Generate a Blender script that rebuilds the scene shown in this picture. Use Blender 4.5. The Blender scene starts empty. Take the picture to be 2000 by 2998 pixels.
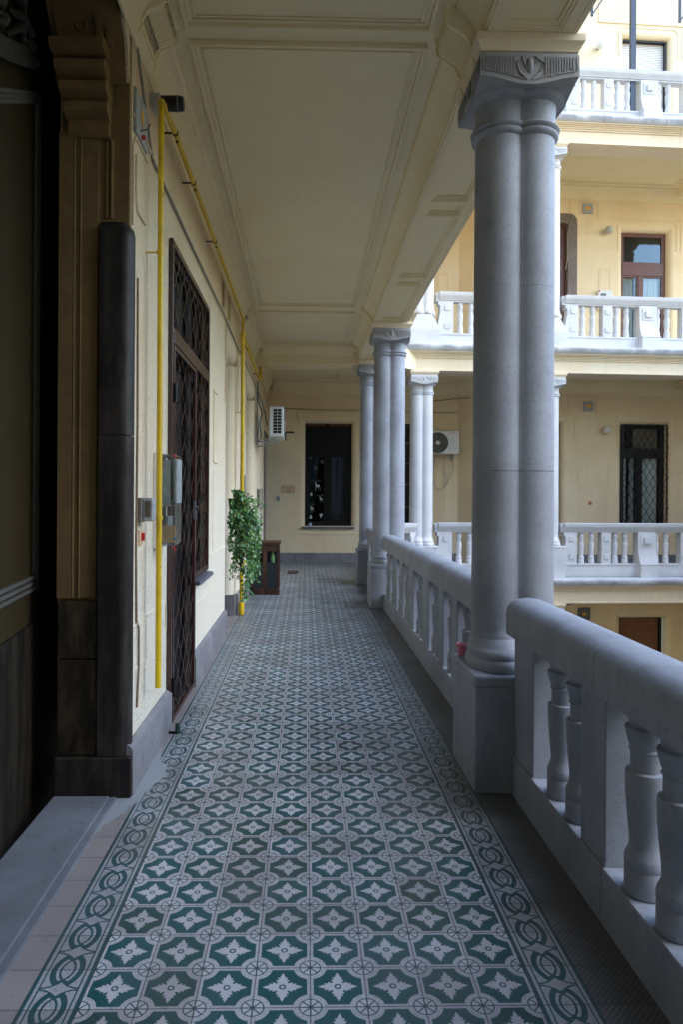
import bpy, math, random
from mathutils import Vector, Matrix
random.seed(7)
R=math.radians; PI=math.pi
sc=bpy.context.scene; COL=sc.collection

# ------------------------------------------------------------------ mesh builder
class MB:
    def __init__(s,T=None): s.v=[];s.f=[];s.T=T;s.dx=(0,0,0)
    def add(s,vs,fs):
        n=len(s.v)
        for p in vs:
            p=Vector(p)
            if s.T is not None: p=s.T@p
            s.v.append(p)
        for f in fs: s.f.append(tuple(i+n for i in f))
        return s
    def box(s,x0,x1,y0,y1,z0,z1):
        if x0>x1:x0,x1=x1,x0
        if y0>y1:y0,y1=y1,y0
        if z0>z1:z0,z1=z1,z0
        v=[(x0,y0,z0),(x1,y0,z0),(x1,y1,z0),(x0,y1,z0),(x0,y0,z1),(x1,y0,z1),(x1,y1,z1),(x0,y1,z1)]
        return s.add(v,[(0,3,2,1),(4,5,6,7),(0,1,5,4),(1,2,6,5),(2,3,7,6),(3,0,4,7)])
    def cbox(s,x0,x1,y0,y1,z0,z1,c=.006):
        # box with chamfered vertical and top edges
        pts=[(x0+c,y0),(x1-c,y0),(x1,y0+c),(x1,y1-c),(x1-c,y1),(x0+c,y1),(x0,y1-c),(x0,y0+c)]
        cx=(x0+x1)/2;cy=(y0+y1)/2
        def ins(d): return [(x-(c if x>cx else -c)*d, y-(c if y>cy else -c)*d) for x,y in pts]
        rings=[(ins(0.7),z0),(pts,z0+c),(pts,z1-c),(ins(0.7),z1)]
        v=[];f=[]
        for r,z in rings: v+=[(x,y,z) for x,y in r]
        for k in range(3):
            for i in range(8):
                j=(i+1)%8; f.append((k*8+i,k*8+j,(k+1)*8+j,(k+1)*8+i))
        f.append(tuple(reversed(range(8)))); f.append(tuple(range(24,32)))
        return s.add(v,f)
    def rings(s,rs,closed=True,cap=True):
        n=len(rs[0]);v=[];f=[]
        for r in rs: v+=list(r)
        for k in range(len(rs)-1):
            for i in range(n if closed else n-1):
                j=(i+1)%n; f.append((k*n+i,k*n+j,(k+1)*n+j,(k+1)*n+i))
        if cap and closed:
            f.append(tuple(reversed(range(n)))); f.append(tuple(range((len(rs)-1)*n,len(rs)*n)))
        return s.add(v,f)
    def lathe(s,c,prof,n=24):
        return s.rings([[(c[0]+r*math.cos(2*PI*i/n),c[1]+r*math.sin(2*PI*i/n),c[2]+z) for i in range(n)] for r,z in prof])
    def prism(s,poly,a,b,axis='z'):
        # poly: 2D list; axis: extrusion axis. 'y': poly=(x,z), 'x': poly=(y,z), 'z': poly=(x,y)
        def P(p,t):
            return (p[0],p[1],t) if axis=='z' else ((p[0],t,p[1]) if axis=='y' else (t,p[0],p[1]))
        return s.rings([[P(p,a) for p in poly],[P(p,b) for p in poly]])
    def tube(s,path,r,n=8,cap=True):
        path=[Vector(p) for p in path];rs=[]
        for i,p in enumerate(path):
            d=(path[min(i+1,len(path)-1)]-path[max(i-1,0)]).normalized()
            a=Vector((0,0,1)) if abs(d.z)<.9 else Vector((1,0,0))
            e1=d.cross(a).normalized();e2=d.cross(e1)
            rr=r[i] if isinstance(r,(list,tuple)) else r
            rs.append([tuple(p+e1*rr*math.cos(2*PI*k/n)+e2*rr*math.sin(2*PI*k/n)) for k in range(n)])
        return s.rings(rs,cap=cap)
    def sphere(s,c,r,n=20,m=12,sz=1):
        return s.lathe(c,[(max(r*math.sin(PI*k/m),.0004),-r*sz*math.cos(PI*k/m)) for k in range(m+1)],n)
    def strip(s,path,hw,y0,y1,axis='y'):
        # thin raised band along a 2D polyline (in the wall plane), thickness y0..y1
        pts=[Vector(p) for p in path];L=[];Rr=[]
        for i,p in enumerate(pts):
            a=pts[i]-pts[i-1] if i>0 else pts[1]-pts[0]
            b=pts[i+1]-pts[i] if i<len(pts)-1 else a
            t=(a.normalized()+b.normalized()).normalized(); nn=Vector((-t.y,t.x)); c=max(.5,nn.dot(Vector((-a.normalized().y,a.normalized().x))))
            L.append(p+nn*hw/c);Rr.append(p-nn*hw/c)
        v=[];f=[]
        def Q(p,t): return (p.x,t,p.y) if axis=='y' else (t,p.x,p.y)
        for l,r in zip(L,Rr): v+=[Q(l,y0),Q(r,y0),Q(r,y1),Q(l,y1)]
        for i in range(len(pts)-1):
            for k in range(4):
                a=i*4+k;b=i*4+(k+1)%4; f.append((a,b,b+4,a+4))
        f.append((3,2,1,0)); m=(len(pts)-1)*4; f.append((m,m+1,m+2,m+3))
        return s.add(v,f)

def obj(name,mb,mat,parent=None,smooth=40,loc=None,bevel=0):
    me=bpy.data.meshes.new(name); off=Vector((0,0,0))
    if parent is not None and loc is None:
        off=parent.matrix_basis.translation.copy(); p=parent.parent
        while p: off+=p.matrix_basis.translation; p=p.parent
    me.from_pydata([v-off for v in mb.v],[],mb.f); me.update()
    import bmesh
    bm=bmesh.new();bm.from_mesh(me);bmesh.ops.recalc_face_normals(bm,faces=bm.faces);bm.to_mesh(me);bm.free()
    if smooth:
        for p in me.polygons:p.use_smooth=True
        me.set_sharp_from_angle(angle=R(smooth))
    o=bpy.data.objects.new(name,me);COL.objects.link(o)
    if mat: me.materials.append(mat)
    if parent is not None:o.parent=parent
    if loc is not None:o.location=loc
    if bevel:
        m=o.modifiers.new('b','BEVEL');m.width=bevel;m.segments=2;m.limit_method='ANGLE';m.angle_limit=R(45)
    return o
def tag(o,label,cat,group=None):
    o['label']=label;o['category']=cat
    if group:o['group']=group
    return o
def thing(name,label,cat,loc=(0,0,0),rotz=0,group=None):
    o=bpy.data.objects.new(name,None);COL.objects.link(o);o.location=loc;o.rotation_euler=(0,0,rotz);o.empty_display_size=.2
    return tag(o,label,cat,group)
def kind(o,k): o['kind']=k;return o
def copy_tree(o,parent=None,loc=None,rotz=None):
    c=o.copy();COL.objects.link(c);c.parent=parent
    if loc is not None:c.location=loc
    if rotz is not None:c.rotation_euler=(0,0,rotz)
    for ch in list(o.children):copy_tree(ch,c)
    return c

# ------------------------------------------------------------------ node helper
class NT:
    def __init__(s,name):
        m=bpy.data.materials.new(name);m.use_nodes=True;s.m=m;s.t=m.node_tree;s.b=s.t.nodes['Principled BSDF'];s.L=s.t.links.new
    def n(s,typ,**kw):
        x=s.t.nodes.new(typ)
        for k,v in kw.items():setattr(x,k,v)
        return x
    def put(s,sock,v):
        if isinstance(v,(int,float)):sock.default_value=v
        elif isinstance(v,tuple):sock.default_value=(*v,1) if len(v)==3 and sock.type=='RGBA' else v
        else:s.L(v,sock)
    def M(s,op,a,b=None,c=None,clamp=False):
        x=s.n('ShaderNodeMath',operation=op);x.use_clamp=clamp
        s.put(x.inputs[0],a)
        if b is not None:s.put(x.inputs[1],b)
        if c is not None:s.put(x.inputs[2],c)
        return x.outputs[0]
    def add(s,a,b):return s.M('ADD',a,b)
    def sub(s,a,b):return s.M('SUBTRACT',a,b)
    def mul(s,a,b):return s.M('MULTIPLY',a,b)
    def lt(s,a,b):return s.M('LESS_THAN',a,b)
    def gt(s,a,b):return s.M('GREATER_THAN',a,b)
    def mn(s,a,b):return s.M('MINIMUM',a,b)
    def mx(s,a,b):return s.M('MAXIMUM',a,b)
    def ab(s,a):return s.M('ABSOLUTE',a)
    def inr(s,a,lo,hi):return s.mul(s.gt(a,lo),s.lt(a,hi))
    def inv(s,a):return s.sub(1.,a)
    def ln(s,a,b):return s.M('SQRT',s.add(s.mul(a,a),s.mul(b,b)))
    def pos(s):
        return s.n('ShaderNodeNewGeometry').outputs['Position']
    def ocoord(s): return s.n('ShaderNodeTexCoord').outputs['Object']
    def sep(s,v):
        x=s.n('ShaderNodeSeparateXYZ');s.L(v,x.inputs[0]);return x.outputs
    def noise(s,vec,scale,detail=4,rough=.55,out='Fac',stretch=None):
        if stretch:
            mp=s.n('ShaderNodeMapping');s.L(vec,mp.inputs[0]);mp.inputs['Scale'].default_value=stretch;vec=mp.outputs[0]
        x=s.n('ShaderNodeTexNoise');s.L(vec,x.inputs['Vector']);x.inputs['Scale'].default_value=scale;x.inputs['Detail'].default_value=detail;x.inputs['Roughness'].default_value=rough
        return x.outputs[out]
    def ramp(s,f,stops,interp='LINEAR'):
        x=s.n('ShaderNodeValToRGB');x.color_ramp.interpolation=interp;e=x.color_ramp.elements
        while len(e)<len(stops):e.new(.5)
        for i,(p,c) in enumerate(stops):
            e[i].position=p;e[i].color=(*c,1) if isinstance(c,tuple) else (c,c,c,1)
        s.L(f,x.inputs[0]);return x.outputs[0]
    def mix(s,f,a,b,mode='MIX'):
        x=s.n('ShaderNodeMix',data_type='RGBA',blend_type=mode)
        s.put(x.inputs[0],f);s.put(x.inputs[6],a);s.put(x.inputs[7],b);return x.outputs[2]
    def bump(s,h,strength=.3,dist=.01):
        x=s.n('ShaderNodeBump');x.inputs['Strength'].default_value=strength;x.inputs['Distance'].default_value=dist;s.L(h,x.inputs['Height']);s.L(x.outputs[0],s.b.inputs['Normal'])
    def fin(s,col=None,rough=.7,spec=None,metal=None):
        if col is not None:s.put(s.b.inputs['Base Color'],col)
        s.put(s.b.inputs['Roughness'],rough)
        if spec is not None:s.b.inputs['Specular IOR Level'].default_value=spec
        if metal is not None:s.b.inputs['Metallic'].default_value=metal
        return s.m

def plaster(name,c,c2,grain=140,gb=.35,stain=.25,flat=.25):
    t=NT(name);p=t.pos()
    n1=t.noise(p,1.3,5);n2=t.noise(p,11,4);n3=t.noise(p,grain,3,.6)
    col=t.mix(t.ramp(n1,[(.35,0.),(.68,1.)]),c,c2)
    col=t.mix(t.mul(t.ramp(n2,[(.45,0.),(.75,1.)]),stain),col,tuple(x*.72 for x in c2))
    st=t.noise(p,3.5,5,stretch=(1,1,.12)); col=t.mix(t.mul(t.ramp(st,[(.55,0.),(.8,1.)]),flat),col,tuple(x*.6 for x in c2))
    vo=t.n('ShaderNodeTexVoronoi',feature='DISTANCE_TO_EDGE');vo.inputs['Scale'].default_value=.75
    wv=t.n('ShaderNodeVectorMath',operation='ADD');t.L(p,wv.inputs[0]);nv=t.n('ShaderNodeVectorMath',operation='SCALE');t.L(t.noise(p,4,5,.7,'Color'),nv.inputs[0]);nv.inputs['Scale'].default_value=.5;t.L(nv.outputs[0],wv.inputs[1]);t.L(wv.outputs[0],vo.inputs['Vector'])
    crk=t.mul(t.lt(vo.outputs['Distance'],.0035),t.gt(t.noise(p,.9,2),.54));col=t.mix(t.mul(crk,.10),col,tuple(x*.45 for x in c2))
    t.bump(t.add(n3,t.mul(n2,.6)),gb,.006)
    return t.fin(col,.88,.2)
PL=plaster('plaster_cream',(.76,.63,.42),(.70,.57,.36))
PLC=plaster('plaster_court',(.81,.67,.465),(.76,.61,.40),90,.22,.12,.12)
PLF=plaster('plaster_fascia',(.80,.69,.53),(.76,.64,.47),60,.2,.18,.25)
CE=plaster('ceiling_paint',(.83,.73,.50),(.79,.68,.45),90,.16,.1,.08)
DKP=plaster('portal_plaster',(.23,.155,.07),(.16,.105,.048),70,.3,.5)
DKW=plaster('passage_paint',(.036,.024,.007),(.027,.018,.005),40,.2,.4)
def roughcast():
    t=NT('roughcast');p=t.pos();n1=t.noise(p,55,4,.65);n2=t.noise(p,1.2,4);n4=t.noise(p,75,2,.5)
    z=t.sep(p)[2]
    col=t.mix(t.ramp(n2,[(.35,0.),(.65,1.)]),(.80,.68,.49),(.75,.61,.42))
    # whiter lower wall: brighter light painted in along with a paint difference, ragged edge
    low=t.ramp(t.add(t.mul(z,.28),t.mul(n2,.5)),[(.55,1.),(1.0,0.)])
    col=t.mix(t.mul(low,.75),col,(.78,.74,.63))
    col=t.mix(t.mul(t.ramp(n4,[(.62,0.),(.69,1.)]),.6),col,(.25,.19,.12))
    t.bump(n1,.9,.015);return t.fin(col,.9,.15)
RC=roughcast()
def stone(name,c,c2,spk=.35,rough=.6,veins=True,bscale=60,soil=0.,streak=0.):
    t=NT(name);p=t.pos();n1=t.noise(p,2.2,6,.6);n2=t.noise(p,bscale,4,.6);n3=t.noise(p,17,5,.7)
    col=t.mix(t.ramp(n1,[(.35,0.),(.65,1.)]),c,c2)
    col=t.mix(t.mul(t.ramp(n3,[(.57,0.),(.72,1.)]),spk),col,tuple(x*.55 for x in c2))
    col=t.mix(t.mul(t.ramp(n2,[(.56,0.),(.66,1.)]),spk*.7),col,tuple(x*.5 for x in c2))
    if streak:
        s3=t.noise(p,4.5,7,.72,stretch=(1,1,.22));col=t.mix(t.mul(t.ramp(s3,[(.50,0.),(.66,1.)]),streak),col,tuple(x*.5 for x in c2))
        s4=t.noise(p,120,2,.5);col=t.mix(t.ramp(s4,[(.70,0.),(.76,.8)]),col,tuple(x*.35 for x in c2))
    if soil:
        nz=t.sep(t.n('ShaderNodeNewGeometry').outputs['Normal'])[2]
        s2=t.noise(p,2.2,7,.65)
        col=t.mix(t.mul(t.mul(t.ramp(s2,[(.32,0.),(.55,1.)]),soil),t.M('SUBTRACT',1.,t.ab(nz),clamp=True)),col,tuple(x*.33 for x in c2))
    t.bump(t.add(n2,n3),.18,.004);return t.fin(col,rough,.35)
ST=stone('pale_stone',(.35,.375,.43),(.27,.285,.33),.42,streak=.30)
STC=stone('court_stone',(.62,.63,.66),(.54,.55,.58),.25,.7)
STL=stone('weathered_ledge_stone',(.60,.61,.65),(.48,.49,.53),.3,.75,soil=.75)
CAPS=stone('capital_stone',(.36,.36,.38),(.29,.285,.30),.3,.75)
DKS=stone('dark_marble',(.034,.031,.035),(.02,.017,.018),.5,.5)
def streaky(name,c,c2,rough):
    t=NT(name);p=t.pos();n1=t.noise(p,7,7,.7,stretch=(1.2,1.2,.16));n2=t.noise(p,30,5,.65,stretch=(1,1,.3));n3=t.noise(p,2.5,4)
    f=t.add(t.mul(n1,.7),t.mul(n2,.3));col=t.mix(t.ramp(f,[(.46,0.),(.62,1.)]),c,c2)
    col=t.mix(t.mul(t.ramp(n3,[(.5,0.),(.7,1.)]),.4),col,c2);t.bump(f,.25,.005);return t.fin(col,rough,.3)
DKS=streaky('dark_marble',(.014,.012,.011),(.05,.042,.038),.5)
BRM=streaky('brown_marble',(.010,.0075,.005),(.065,.047,.028),.5)
BRM_=stone('brown_marble',(.07,.055,.035),(.035,.026,.018),.9,.4)
SK=stone('skirting_stone',(.25,.25,.265),(.175,.172,.185),.5,.7,streak=.4)
THS=stone('threshold_stone',(.16,.175,.205),(.115,.125,.15),.6,.85,bscale=130)
JB=stone('jamb_stone',(.20,.165,.15),(.15,.12,.11),.5,.7)
def simple(name,c,rough=.5,metal=0,spec=.5,var=.15,scale=25,bump=.05):
    t=NT(name);p=t.pos();n=t.noise(p,scale,4)
    col=t.mix(t.ramp(n,[(.35,0.),(.7,1.)]),c,tuple(x*(1-var*2) for x in c))
    if bump:t.bump(n,bump,.004)
    return t.fin(col,rough,spec,metal)
def yellow():
    t=NT('yellow_paint');p=t.pos();n=t.noise(p,6,5);c=t.noise(p,38,3,.6)
    col=t.mix(t.ramp(n,[(.35,0.),(.7,1.)]),(.76,.53,.012),(.58,.38,.012));col=t.mix(t.ramp(c,[(.67,0.),(.70,1.)]),col,(.13,.11,.07));t.bump(c,.2,.003);return t.fin(col,.42,.5)
YL=yellow()
BRK=simple('old_brass_clamp',(.12,.10,.03),.5,.6)
BRN=simple('brown_enamel',(.06,.025,.022),.2,0,.6,.1)
BLK=simple('black_metal',(.012,.012,.013),.45,.3)
IRN=simple('blue_black_iron',(.03,.045,.075),.45,.2)
GRY=simple('grey_box_paint',(.38,.41,.42),.5)
DGR=simple('dark_grey_box',(.13,.14,.155),.5)
WHT=simple('white_plastic',(.72,.72,.70),.45,0,.5,.05)
OFW=simple('aged_white_metal',(.48,.48,.44),.5,0,.5,.12)
RED=simple('red_plastic',(.6,.02,.03),.4)
ORL=simple('orange_label',(.9,.42,.01),.6,0,.3,.04)
DRK=simple('dark_interior',(.01,.01,.011),.6,0,.2,.3)
GRN=simple('green_rubber',(.02,.06,.05),.5)
MID=simple('red_brown_wood_frame',(.16,.055,.04),.4,0,.5,.2,30)
LED=simple('lead_sheet',(.14,.15,.19),.5,.3)
CBL=simple('grey_cable',(.30,.29,.25),.6)
PAP=simple('buff_paper',(.66,.47,.29),.8,0,.2,.05)
TXT=simple('dark_ink',(.02,.015,.01),.8,0,.2,.0)
RIN=simple('rust_red_ink',(.35,.10,.04),.8,0,.2,.0)
STK=simple('white_vinyl',(.50,.55,.56),.6,0,.3,.02)
def wood():
    t=NT('dark_wood');p=t.pos();n=t.noise(p,9,6,.6,stretch=(3,3,.35))
    col=t.ramp(n,[(.3,(.022,.009,.005)),(.55,(.06,.024,.012)),(.75,(.10,.042,.022))]);t.bump(n,.15,.004);return t.fin(col,.45,.5)
WD=wood()
def shutter(name,c,c2,pitch):
    t=NT(name);p=t.pos();z=t.sep(p)[2];f=t.M('FRACT',t.mul(z,1/pitch));n=t.noise(p,8,4)
    col=t.mix(t.ramp(n,[(.3,0.),(.7,1.)]),c,c2)
    col=t.mix(t.lt(f,.3),col,tuple(x*.28 for x in c2))
    t.bump(t.M('SMOOTH_MIN',f,.5,.3),.5,.008);return t.fin(col,.55,.3)
SHW=shutter('pale_shutter',(.80,.73,.68),(.72,.65,.60),.045)
SHB=shutter('brown_shutter',(.30,.14,.075),(.22,.10,.05),.05)
def glass(name,tint=(.8,.85,.9),gl=.12,rough=.03):
    t=NT(name);tr=t.n('ShaderNodeBsdfTransparent');tr.inputs[0].default_value=(*tint,1)
    g=t.n('ShaderNodeBsdfGlossy');g.inputs['Roughness'].default_value=rough;g.inputs[0].default_value=(.9,.95,1,1)
    fr=t.n('ShaderNodeFresnel');fr.inputs[0].default_value=1.5
    wv=t.n('ShaderNodeBump');wv.inputs['Strength'].default_value=.05;wv.inputs['Distance'].default_value=.02;t.L(t.noise(t.pos(),3,2),wv.inputs['Height']);t.L(wv.outputs[0],g.inputs['Normal'])
    mx=t.n('ShaderNodeMixShader');t.L(t.M('ADD',fr.outputs[0],gl,clamp=True),mx.inputs[0]);t.L(tr.outputs[0],mx.inputs[1]);t.L(g.outputs[0],mx.inputs[2])
    t.L(mx.outputs[0],t.t.nodes['Material Output'].inputs['Surface']);return t.m
GL=glass('window_glass',(.92,.94,.95),.0)
GLD=glass('dusky_glass',(.6,.65,.68),.03)
GLC=glass('clear_cover',(.82,.86,.86),.06,.15)
def pink():
    t=NT('pink_glass');t.b.inputs['Base Color'].default_value=(.80,.36,.48,1);t.b.inputs['Transmission Weight'].default_value=.55;t.b.inputs['Roughness'].default_value=.12;t.b.inputs['IOR'].default_value=1.25;return t.m
PNK=pink()
def curtain(name='curtain_cloth',c=(.82,.86,.86)):
    t=NT(name);n=t.noise(t.pos(),14,3,stretch=(1,1,.05));return t.fin(t.mix(n,c,tuple(x*.7 for x in c)),.9,.1)
CUR=curtain();CUB=curtain('blue_net_curtain',(.25,.36,.48))
def leafm():
    t=NT('ivy_leaf');p=t.pos();n=t.noise(p,22,2);col=t.ramp(n,[(.25,(.014,.06,.025)),(.48,(.04,.15,.05)),(.6,(.16,.30,.05)),(.72,(.05,.18,.11))])
    return t.fin(col,.35,.5)
LEAF=leafm();STEM=simple('ivy_stem',(.07,.06,.03),.7)

def tile_floor():
    t=NT('encaustic_tiles');P=t.pos();x,y,_=t.sep(P)
    wob=t.mul(t.sub(t.noise(P,3,2),.5),.004)
    S=1/.2; fx=t.mul(t.sub(t.add(x,wob),-.775),S); fy=t.mul(t.sub(y,.18),S)
    fru=t.M('FRACT',fx);frv=t.M('FRACT',fy)
    u=t.sub(fru,.5);v=t.sub(frv,.5);au=t.ab(u);av=t.ab(v);cu=t.sub(.5,au);cv=t.sub(.5,av);dc=t.ln(cu,cv)
    # flower
    r=t.ln(u,v);ang=t.M('ARCTAN2',av,au);a=t.mn(ang,t.sub(PI/2,ang));an=t.mul(a,4/PI)
    Rr=t.ramp(an,[(0,.385),(.07,.345),(.16,.305),(.25,.262),(.31,.25),(.40,.275),(.46,.272),(.49,.21),(.60,.205),(.72,.228),(.79,.218),(.83,.16),(1,.135)])
    flower=t.lt(t.mul(r,1.06),Rr); cring=t.inr(r,.034,.066)
    fieldg=t.mul(t.mul(t.gt(dc,.305),t.gt(t.mn(cu,cv),.058)),t.inv(flower))
    spoke=t.lt(t.mn(t.mn(cu,cv),t.mul(t.ab(t.sub(cu,cv)),.7)),.013)
    wheel=t.mul(t.lt(dc,.205),t.mx(t.mx(spoke,t.gt(dc,.182)),t.lt(dc,.03)))
    green=t.mx(t.mx(fieldg,cring),wheel)
    # mosaic crackle in the light bands
    vo=t.n('ShaderNodeTexVoronoi',feature='DISTANCE_TO_EDGE');vo.inputs['Scale'].default_value=110;t.L(P,vo.inputs['Vector'])
    crack=t.lt(vo.outputs['Distance'],.07)
    band=t.mul(t.mx(t.inr(dc,.205,.305),t.lt(t.mn(cu,cv),.058)),t.gt(dc,.205))
    # border ring pattern, 0.2 m tiles at both sides
    bxl=t.mul(t.sub(x,-.975),S);bxr=t.mul(t.sub(x,.825),S)
    isL=t.inr(bxl,0,1);isR=t.inr(bxr,0,1)
    p=t.sub(t.add(t.mul(isL,bxl),t.mul(isR,bxr)),.5)
    q=t.sub(t.M('FRACT',t.add(fy,.5)),.5);ap=t.ab(p);aq=t.ab(q)
    qs=t.mul(q,.84);d1=t.ln(t.sub(p,.15),qs);d2=t.ln(t.add(p,.15),qs);inn=t.lt(ap,.335)
    thick=t.mx(t.mul(t.inr(d1,.345,.45),t.lt(p,.10)),t.mul(t.inr(d2,.345,.45),t.gt(p,-.10)))
    thin=t.mx(t.mul(t.inr(d1,.25,.292),t.lt(p,.12)),t.mul(t.inr(d2,.25,.292),t.gt(p,-.12)))
    qq=t.sub(.5,aq);star=t.add(.022,t.mul(.17,t.M('POWER',t.M('SUBTRACT',1.,t.mul(ap,1/.335),clamp=True),2.)))
    sl=t.inr(t.sub(qq,star),-.02,.022);outst=t.gt(qq,star)
    bord=t.mx(t.mx(t.gt(ap,.425),t.inr(ap,.335,.365)),t.mul(inn,t.mx(sl,t.mul(outst,t.mx(thick,thin)))))
    isB=t.mx(isL,isR);isF=t.inr(x,-.775,.825);isO=t.inv(t.mx(isB,isF))
    # plain ribbed tiles outside
    hs=t.add(t.mul(t.mul(isO,t.gt(x,0)),t.mul(t.add(x,y),42)),t.mul(t.lt(x,0),t.mul(t.sub(t.mul(x,1.3),y),60)))
    hatch=t.lt(t.M('FRACT',hs),.28);hatch2=t.mul(t.lt(t.M('FRACT',t.mul(t.sub(x,y),42)),.26),t.gt(x,0))
    hat=t.mul(isO,t.mx(hatch,hatch2))
    wn=t.n('ShaderNodeTexWhiteNoise',noise_dimensions='2D');cm=t.n('ShaderNodeCombineXYZ');t.L(t.M('FLOOR',fx),cm.inputs[0]);t.L(t.M('FLOOR',fy),cm.inputs[1]);t.L(cm.outputs[0],wn.inputs['Vector']);w=wn.outputs['Value'];w2=t.sep(wn.outputs['Color'])
    n1=t.noise(P,2.2,5);n2=t.noise(P,45,4);n3=t.noise(P,.55,3)
    cream=t.mix(t.ramp(w,[(.2,0.),(1.,1.)]),(.56,.575,.64),(.38,.375,.41));cream=t.mix(t.mul(n2,.35),cream,(.30,.28,.28))
    gr=t.mix(t.ramp(w2[0],[(.3,0.),(.9,1.)]),(.006,.085,.10),(.018,.060,.060));gr=t.mix(t.mul(n2,.3),gr,(.05,.10,.10))
    g=t.add(t.mul(isF,green),t.mul(isB,bord))
    col=t.mix(t.mul(t.mul(crack,.5),t.mx(t.mul(band,isF),isB)),cream,(.15,.15,.17))
    col=t.mix(g,col,gr)
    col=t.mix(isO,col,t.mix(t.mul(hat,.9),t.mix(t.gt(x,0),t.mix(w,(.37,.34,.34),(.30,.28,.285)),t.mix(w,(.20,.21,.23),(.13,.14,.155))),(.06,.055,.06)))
    joint=t.lt(t.mn(t.mul(cu,t.mx(isF,isB)),cv),t.add(.006,t.mul(n2,.006)))
    jo=t.mul(joint,t.inv(t.mul(t.inv(t.mx(isF,isB)),t.gt(cv,.012))))
    edge=t.mn(t.mul(cu,1),cv)
    jf=t.mul(t.mx(isF,isB),t.lt(edge,t.add(.006,t.mul(n2,.012))));jo2=t.mul(isO,t.lt(cv,.012));jo=t.mx(jf,jo2)
    col=t.mix(t.mul(jo,.75),col,(.035,.04,.045))
    dirt=t.ramp(n1,[(.40,0.),(.66,1.)]);col=t.mix(t.mul(isB,.28),col,(.06,.10,.11));sp=t.ramp(t.noise(P,30,5,.7),[(.60,0.),(.68,1.)]);col=t.mix(t.mul(sp,.35),col,(.09,.085,.085));col=t.mix(t.mul(dirt,.30),col,(.13,.135,.15))
    tz=t.lt(t.sub(t.add(t.mul(t.add(x,.99),3.),t.mul(t.ab(t.sub(y,4.35)),.85)),t.mul(t.sub(t.noise(P,5,6,.7),.5),.7)),.36)
    conc=t.mix(t.noise(P,60,3),(.33,.37,.40),(.25,.28,.31));col=t.mix(tz,col,conc)
    h=t.sub(t.add(t.mul(n2,.25),t.mul(w,.5)),t.mul(jo,1.2));t.bump(h,.25,.003)
    rough=t.add(.22,t.add(t.mul(n1,.2),t.mul(n2,.1)))
    return t.fin(col,rough,.4)
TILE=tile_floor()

# ------------------------------------------------------------------ plan of the place
WX=-1.05                      # face of the left gallery wall
EY=18.31                      # face of the end wall
AL=math.atan(.05); O=Vector((2.56,15.25,0)); FT=Matrix.Translation(O)@Matrix.Rotation(AL,4,'Z')   # courtyard front: u along, w into the wing
WB=2.4
def F(u,w,z=0): return FT@Vector((u,w,z))
facet0=(4.06,EY); facet1=tuple(F(2.25,WB)[:2])
LV=[-5.1,0.,5.1,10.2]
UE=10.5
plan=[(WX,-5),(1.33,-5),(1.33,14.1),(2.56,15.25),tuple(F(UE,0)[:2]),tuple(F(UE,WB)[:2]),facet1,facet0,(WX,EY)]

# ------------------------------------------------------------------ setting
m=MB();m.add([(-1.24,-5,0),(1.62,-5,0),(1.62,14.1,0),(2.75,15.1,0),tuple(F(UE,-.25)),tuple(F(UE,WB)),(*facet1,0),(*facet0,0),(-1.24,EY,0)],[tuple(range(9))])
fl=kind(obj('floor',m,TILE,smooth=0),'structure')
m=MB();m.add([(-6,-12,-5.28),(20,-12,-5.28),(20,30,-5.28),(-6,30,-5.28)],[(0,1,2,3)])
kind(obj('courtyard_paving',m,simple('paving',(.26,.255,.25),.8,0,.3,.3,3),smooth=0),'structure')

# ceiling of the gallery with its mouldings
ceil=bpy.data.objects.new('ceiling',None);COL.objects.link(ceil);kind(ceil,'structure')
m=MB();n=len(plan);m.add([(x,y,4.80) for x,y in plan]+[(x,y,5.02) for x,y in plan],[tuple(range(n)),tuple(range(2*n-1,n-1,-1))]+[(i,(i+1)%n,(i+1)%n+n,i+n) for i in range(n)])
obj('ceiling_slab',m,CE,ceil,0)
def rect_frame(m,x0,x1,y0,y1,w,z0,z1):
    m.box(x0,x1,y0,y0+w,z0,z1);m.box(x0,x1,y1-w,y1,z0,z1);m.box(x0,x0+w,y0+w,y1-w,z0,z1);m.box(x1-w,x1,y0+w,y1-w,z0,z1)
def ogee_frame(m,x0,x1,y0,y1,z):
    rect_frame(m,x0,x1,y0,y1,.028,z-.034,z);rect_frame(m,x0+.028,x1-.028,y0+.028,y1-.028,.03,z-.010,z);rect_frame(m,x0+.075,x1-.075,y0+.075,y1-.075,.014,z-.012,z)
m=MB()
for y0,y1 in ((-4.6,-2.2),(-1.9,4.45),(4.60,10.92),(11.28,13.55),(14.6,17.8)):
    ogee_frame(m,-.80,.80,y0,y1,4.80)
obj('panel_moulding',m,CE,ceil,30,bevel=.004)
# cornice along the left wall and the beam (profile in x,z)
pl=[(0,4.47),(.012,4.47),(.012,4.495),(.03,4.51),(.035,4.56),(.05,4.63),(.085,4.70),(.11,4.715),(.11,4.735),(.135,4.74),(.15,4.76),(.15,4.8),(0,4.8)]
m=MB();m.prism([(WX+a,b) for a,b in pl],-5,EY,'y');obj('cornice',m,CE,ceil,30)
pr=[(0,4.56),(.012,4.56),(.012,4.60),(.05,4.66),(.085,4.715),(.11,4.735),(.135,4.745),(.15,4.765),(.15,4.8),(0,4.8)]
m=MB();m.prism([(1.06-a,b) for a,b in pr],-5,13.85,'y');obj('cornice',m,CE,ceil,30)
m=MB();m.prism([(EY-a,b) for a,b in pl],-.9,4.0,'x');obj('cornice',m,CE,ceil,30)
m=MB();m.prism([(13.85-a,b) for a,b in pr],-.9,.95,'x');m.prism([(14.42+a,b) for a,b in pl],-.9,1.3,'x');obj('cornice',m,CE,ceil,30)
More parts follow.
